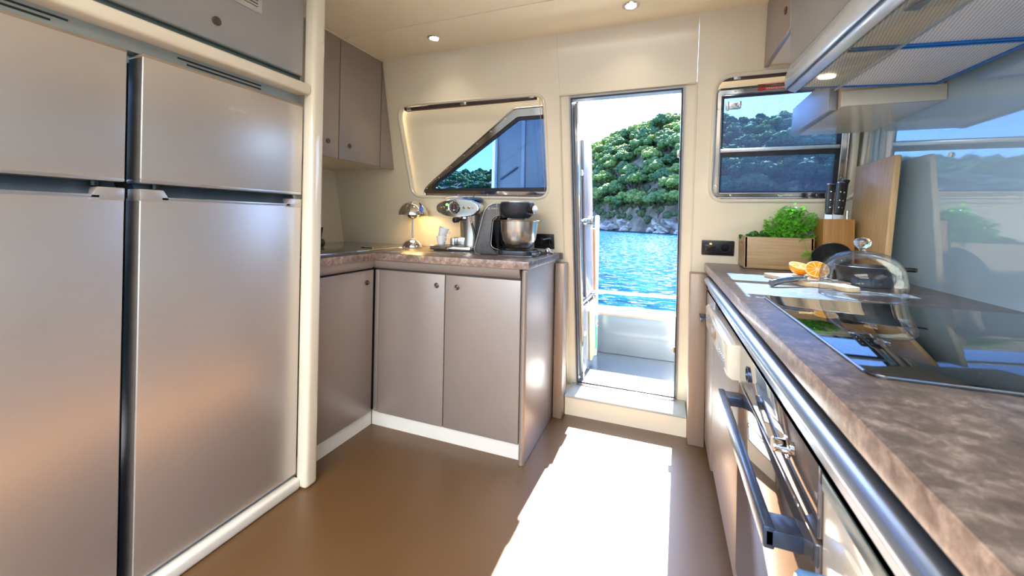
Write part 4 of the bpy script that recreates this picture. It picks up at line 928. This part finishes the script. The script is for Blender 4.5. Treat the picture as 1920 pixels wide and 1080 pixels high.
# knife block
kb = thing('knife_block', 'square bamboo knife block beside the herb crate', 'knife block', (.669, 2.05, ZR))
b = B(); b.plate(rrect(.615, .722, 1.998, 2.10, .002), [rrect(.622, .715, 2.005, 2.093, .002)], 0, .224, Matrix.Translation((0, 0, ZR+.001)) @ Matrix(((1, 0, 0, 0), (0, 0, 1, 0), (0, 1, 0, 0), (0, 0, 0, 1)))); b.build('casing', m_block, kb)
B().box(.622, .715, 2.005, 2.093, ZR+.002, ZR+.19).build('bristle_insert', m_black, kb)
b = B(); b.box(.634, .652, 1.9972, 1.9985, 1.000, 1.018)
b.build('small_label', m_sboard, kb)
for (x, y, h_, rx, lab) in ((.640, 2.03, 1.262, -.02, 'black-handled knife leftmost in the bamboo block'), (.672, 2.045, 1.270, .02, 'black-handled knife in the middle of the bamboo block'), (.690, 2.075, 1.285, .05, 'black-handled knife rightmost in the bamboo block')):
    k_ = thing('kitchen_knife', lab, 'knife', (x, y, 1.09), 0, 'knives in the block'); k_.rotation_euler = (0, .07+rx, 0)
    L = h_-1.09
    b = B(); b.prism(rpoly([(-.011, .045), (.011, .045), (.013, .09), (.011, L-.02), (.016, L), (-.012, L), (-.013, .1)], .004, 3), 'y', -.009, .009, .003); b.build('handle', m_black, k_, world=False)
    b = B(); b.box(-.0115, .0125, -.0035, .0035, .044, L+.0015, .001); b.build('tang', m_steel, k_, world=False)
    b = B(); b.box(-.013, .013, -.0015, .0015, -.07, .047); b.build('blade', m_steel, k_, world=False)
    b = B()
    for z in (.075, .105, .14): b.cyl((0, -.0098, z), (0, -.0088, z), .0025, 10)
    b.build('rivets', m_steel, k_, world=False)
ks = thing('kitchen_scissors', 'steel scissors standing in the bamboo block behind the knives', 'scissors', (.705, 2.03, 1.06))
b = B(); b.tube([(.705, 2.03, 1.05), (.706, 2.03, 1.15)], .004, 8); b.build('shears_shaft', m_steel, ks)

# leaning board
A_ = Vector((.752, 2.110, ZR)); Bq = Vector((.746, 1.780, ZR)); Tl = Vector((.782, 2.095, 1.345))
ex = (Bq-A_).normalized(); ez = ((Tl-A_)-ex*(Tl-A_).dot(ex)).normalized(); en = ex.cross(ez)
mxb = Matrix((ex, en, ez)).transposed().to_4x4(); mxb.translation = A_
b = B(); b.box(0, .322, .001, .021, .0, .452, .004, 3, mx=mxb)
tag(b.build('cutting_board', m_board), 'large bamboo cutting board leaning against the glossy right wall', 'cutting board')

# small board with handle, oranges, knife
sbd = thing('serving_board', 'small pale wooden board under the orange halves', 'cutting board', (.465, 1.66, ZR), math.radians(-70))
b = B(); o2 = rpoly([(-.12, -.075), (.10, -.075), (.13, -.03), (.20, -.022), (.20, .022), (.13, .03), (.10, .075), (-.12, .075)], [.01, .02, .02, .015, .015, .02, .02, .01], 4)
b.prism(o2, 'z', 0, .015, .002); b.build('board', m_sboard, sbd, world=False)
m_peel = noisecol(mat('orange_peel', (.9, .32, .01), .4), (.85, .28, .01), (.95, .38, .02), 200, bump=.3)
m_pith = mat('orange_pith', (.95, .72, .38), .5)
m_flesh = mat('orange_flesh', (.95, .42, .02), .25); n, l, p = nodes(m_flesh)
for (c, nrm, lab) in (((.468, 1.735, ZR+.049), (.15, -.30, .95), 'left orange half tilted upwards behind the other half'), ((.498, 1.665, ZR+.046), (-.10, -.68, .62), 'right orange half showing its cut face on the board')):
    oh = thing('orange_half', lab, 'orange', (c[0], c[1], c[2]), 0, 'orange halves'); q = Vector(nrm).normalized().to_track_quat('Z', 'Y'); oh.rotation_mode = 'QUATERNION'; oh.rotation_quaternion = q
    R = .035
    b = B(); b.lathe([(R, 0)]+[(R*math.cos(a), -R*.95*math.sin(a)) for a in [k*PI/2/12 for k in range(1, 12)]]+[(0, -R*.95)], 44); b.build('peel', m_peel, oh, world=False)
    b = B(); b.lathe([(R, 0), (R*.97, .0012), (0, .0012)], 44); b.build('pith', m_pith, oh, world=False)
    t = bmesh.new()
    for k in range(10):
        a0 = 2*PI*k/10+.06; a1 = 2*PI*(k+1)/10-.06; am = (a0+a1)/2; pts = [(R*.12*math.cos(am), R*.12*math.sin(am))]+[(R*.88*math.cos(a0+(a1-a0)*j/5), R*.88*math.sin(a0+(a1-a0)*j/5)) for j in range(6)]
        vs = [t.verts.new((x, y, .0022)) for x, y in pts]; t.faces.new(vs); v2 = [t.verts.new((x, y, .0010)) for x, y in pts]
        for i in range(len(vs)): t.faces.new((vs[i], v2[i], v2[(i+1) % len(vs)], vs[(i+1) % len(vs)]))
    b = B(); b.add(t); b.build('segments', m_flesh, oh, world=False)
kf = thing('paring_knife', 'steel knife lying with its tip on the small board', 'knife', (.40, 1.53, ZR), 0)
K0 = Vector((.322, 1.478, ZR+.011)); K1 = Vector((.435, 1.556, ZR+.0245)); K2 = Vector((.565, 1.645, ZR+.0165))
b = B(); b.tube([K0, K0*.7+K1*.3+Vector((0, 0, .003)), K1], [.011, .0095, .007], 12); hn_ = b.build('handle', m_steel, kf)
b = B(); b.tube([K0*.85+K1*.15+Vector((0, 0, .0035)), K0*.5+K1*.5+Vector((0, 0, .005)), K0*.1+K1*.9+Vector((0, 0, .003))], [.0095, .0085, .0065], 12); b.build('grip_inlay', noisecol(mat('blue_steel_inlay', (.15, .22, .3), .25, .6), (.13, .2, .28), (.18, .25, .33), 20), hn_)
dd_ = (K2-K1).normalized(); ww = Vector((-dd_.y, dd_.x, 0)).normalized()
t = bmesh.new(); q = [K1-ww*.009, K1+ww*.009, K1+(K2-K1)*.8+ww*.007, K2, K1+(K2-K1)*.8-ww*.009]
va = [t.verts.new(x) for x in q]; vb = [t.verts.new(x+Vector((0, 0, .0012))) for x in q]; t.faces.new(va[::-1]); t.faces.new(vb)
for i in range(5): t.faces.new((va[i], va[(i+1) % 5], vb[(i+1) % 5], vb[i]))
b = B(); b.add(t); b.build('blade', m_steel, kf, smooth=0)

# glass dome
DX, DY = .525, 1.405
gd = thing('glass_dome', 'clear glass cake dome with round knob in front of the pot', 'cake dome', (DX, DY, ZR))
pr = [(.097, .001), (.098, .03), (.096, .06), (.090, .082), (.078, .102), (.058, .118), (.035, .126), (.012, .129), (0, .1295)]
pi_ = [(0, .127), (.012, .1265), (.035, .1235), (.057, .1155), (.076, .1), (.0875, .081), (.0935, .06), (.0955, .03), (.0945, .001)]
b = B(); b.lathe(pr, 72, Matrix.Translation((DX, DY, ZR))); b.build('dome', m_clear, gd)
b = B(); b.tube([(DX+.0965*math.cos(2*PI*k/72), DY+.0965*math.sin(2*PI*k/72), ZR+.002) for k in range(72)], .0018, 8, closed=True); b.build('rim', m_glass, gd)
b = B(); b.lathe([(.008, .128), (.007, .134), (.015, .140), (.020, .149), (.0195, .156), (.013, .1635), (0, .166)], 40, Matrix.Translation((DX, DY, ZR))); b.build('dome_knob', m_glass, gd)

# pot and tilted bowl behind the dome
pt = thing('cooking_pot', 'black low cooking pot seen behind the glass dome', 'pot', (.628, 1.66, ZR))
b = B(); b.lathe([(0, 0), (.066, 0), (.070, .004), (.078, .05), (.081, .066), (.078, .067), (.074, .05), (.066, .008), (0, .007)], 48, Matrix.Translation((.628, 1.66, ZR))); b.build('pot_body', noisecol(mat('cast_black', (.02, .022, .024), .4), (.017, .018, .02), (.028, .03, .032), 60), pt)
b = B(); b.tube([(.70, 1.655, ZR+.058), (.735, 1.635, ZR+.062), (.745, 1.625, ZR+.062)], .007, 10); b.build('pot_handle', m_black, pt)
b = B(); b.tube([(.553, 1.66, ZR+.058), (.535, 1.67, ZR+.06)], .007, 10); b.build('pot_handle', m_black, pt)
bwl = thing('bowl', 'black bowl tilted against the bamboo knife block', 'bowl', (.618, 1.905, ZR+.068), 0)
bwl.rotation_euler = (math.radians(38), math.radians(-32), 0)
b = B(); b.lathe([(0, -.050), (.028, -.050), (.045, -.035), (.058, -.01), (.064, .022), (.061, .022), (.055, -.008), (.043, -.03), (0, -.044)], 44); b.build('bowl_body', bpy.data.materials['cast_black'], bwl, world=False)
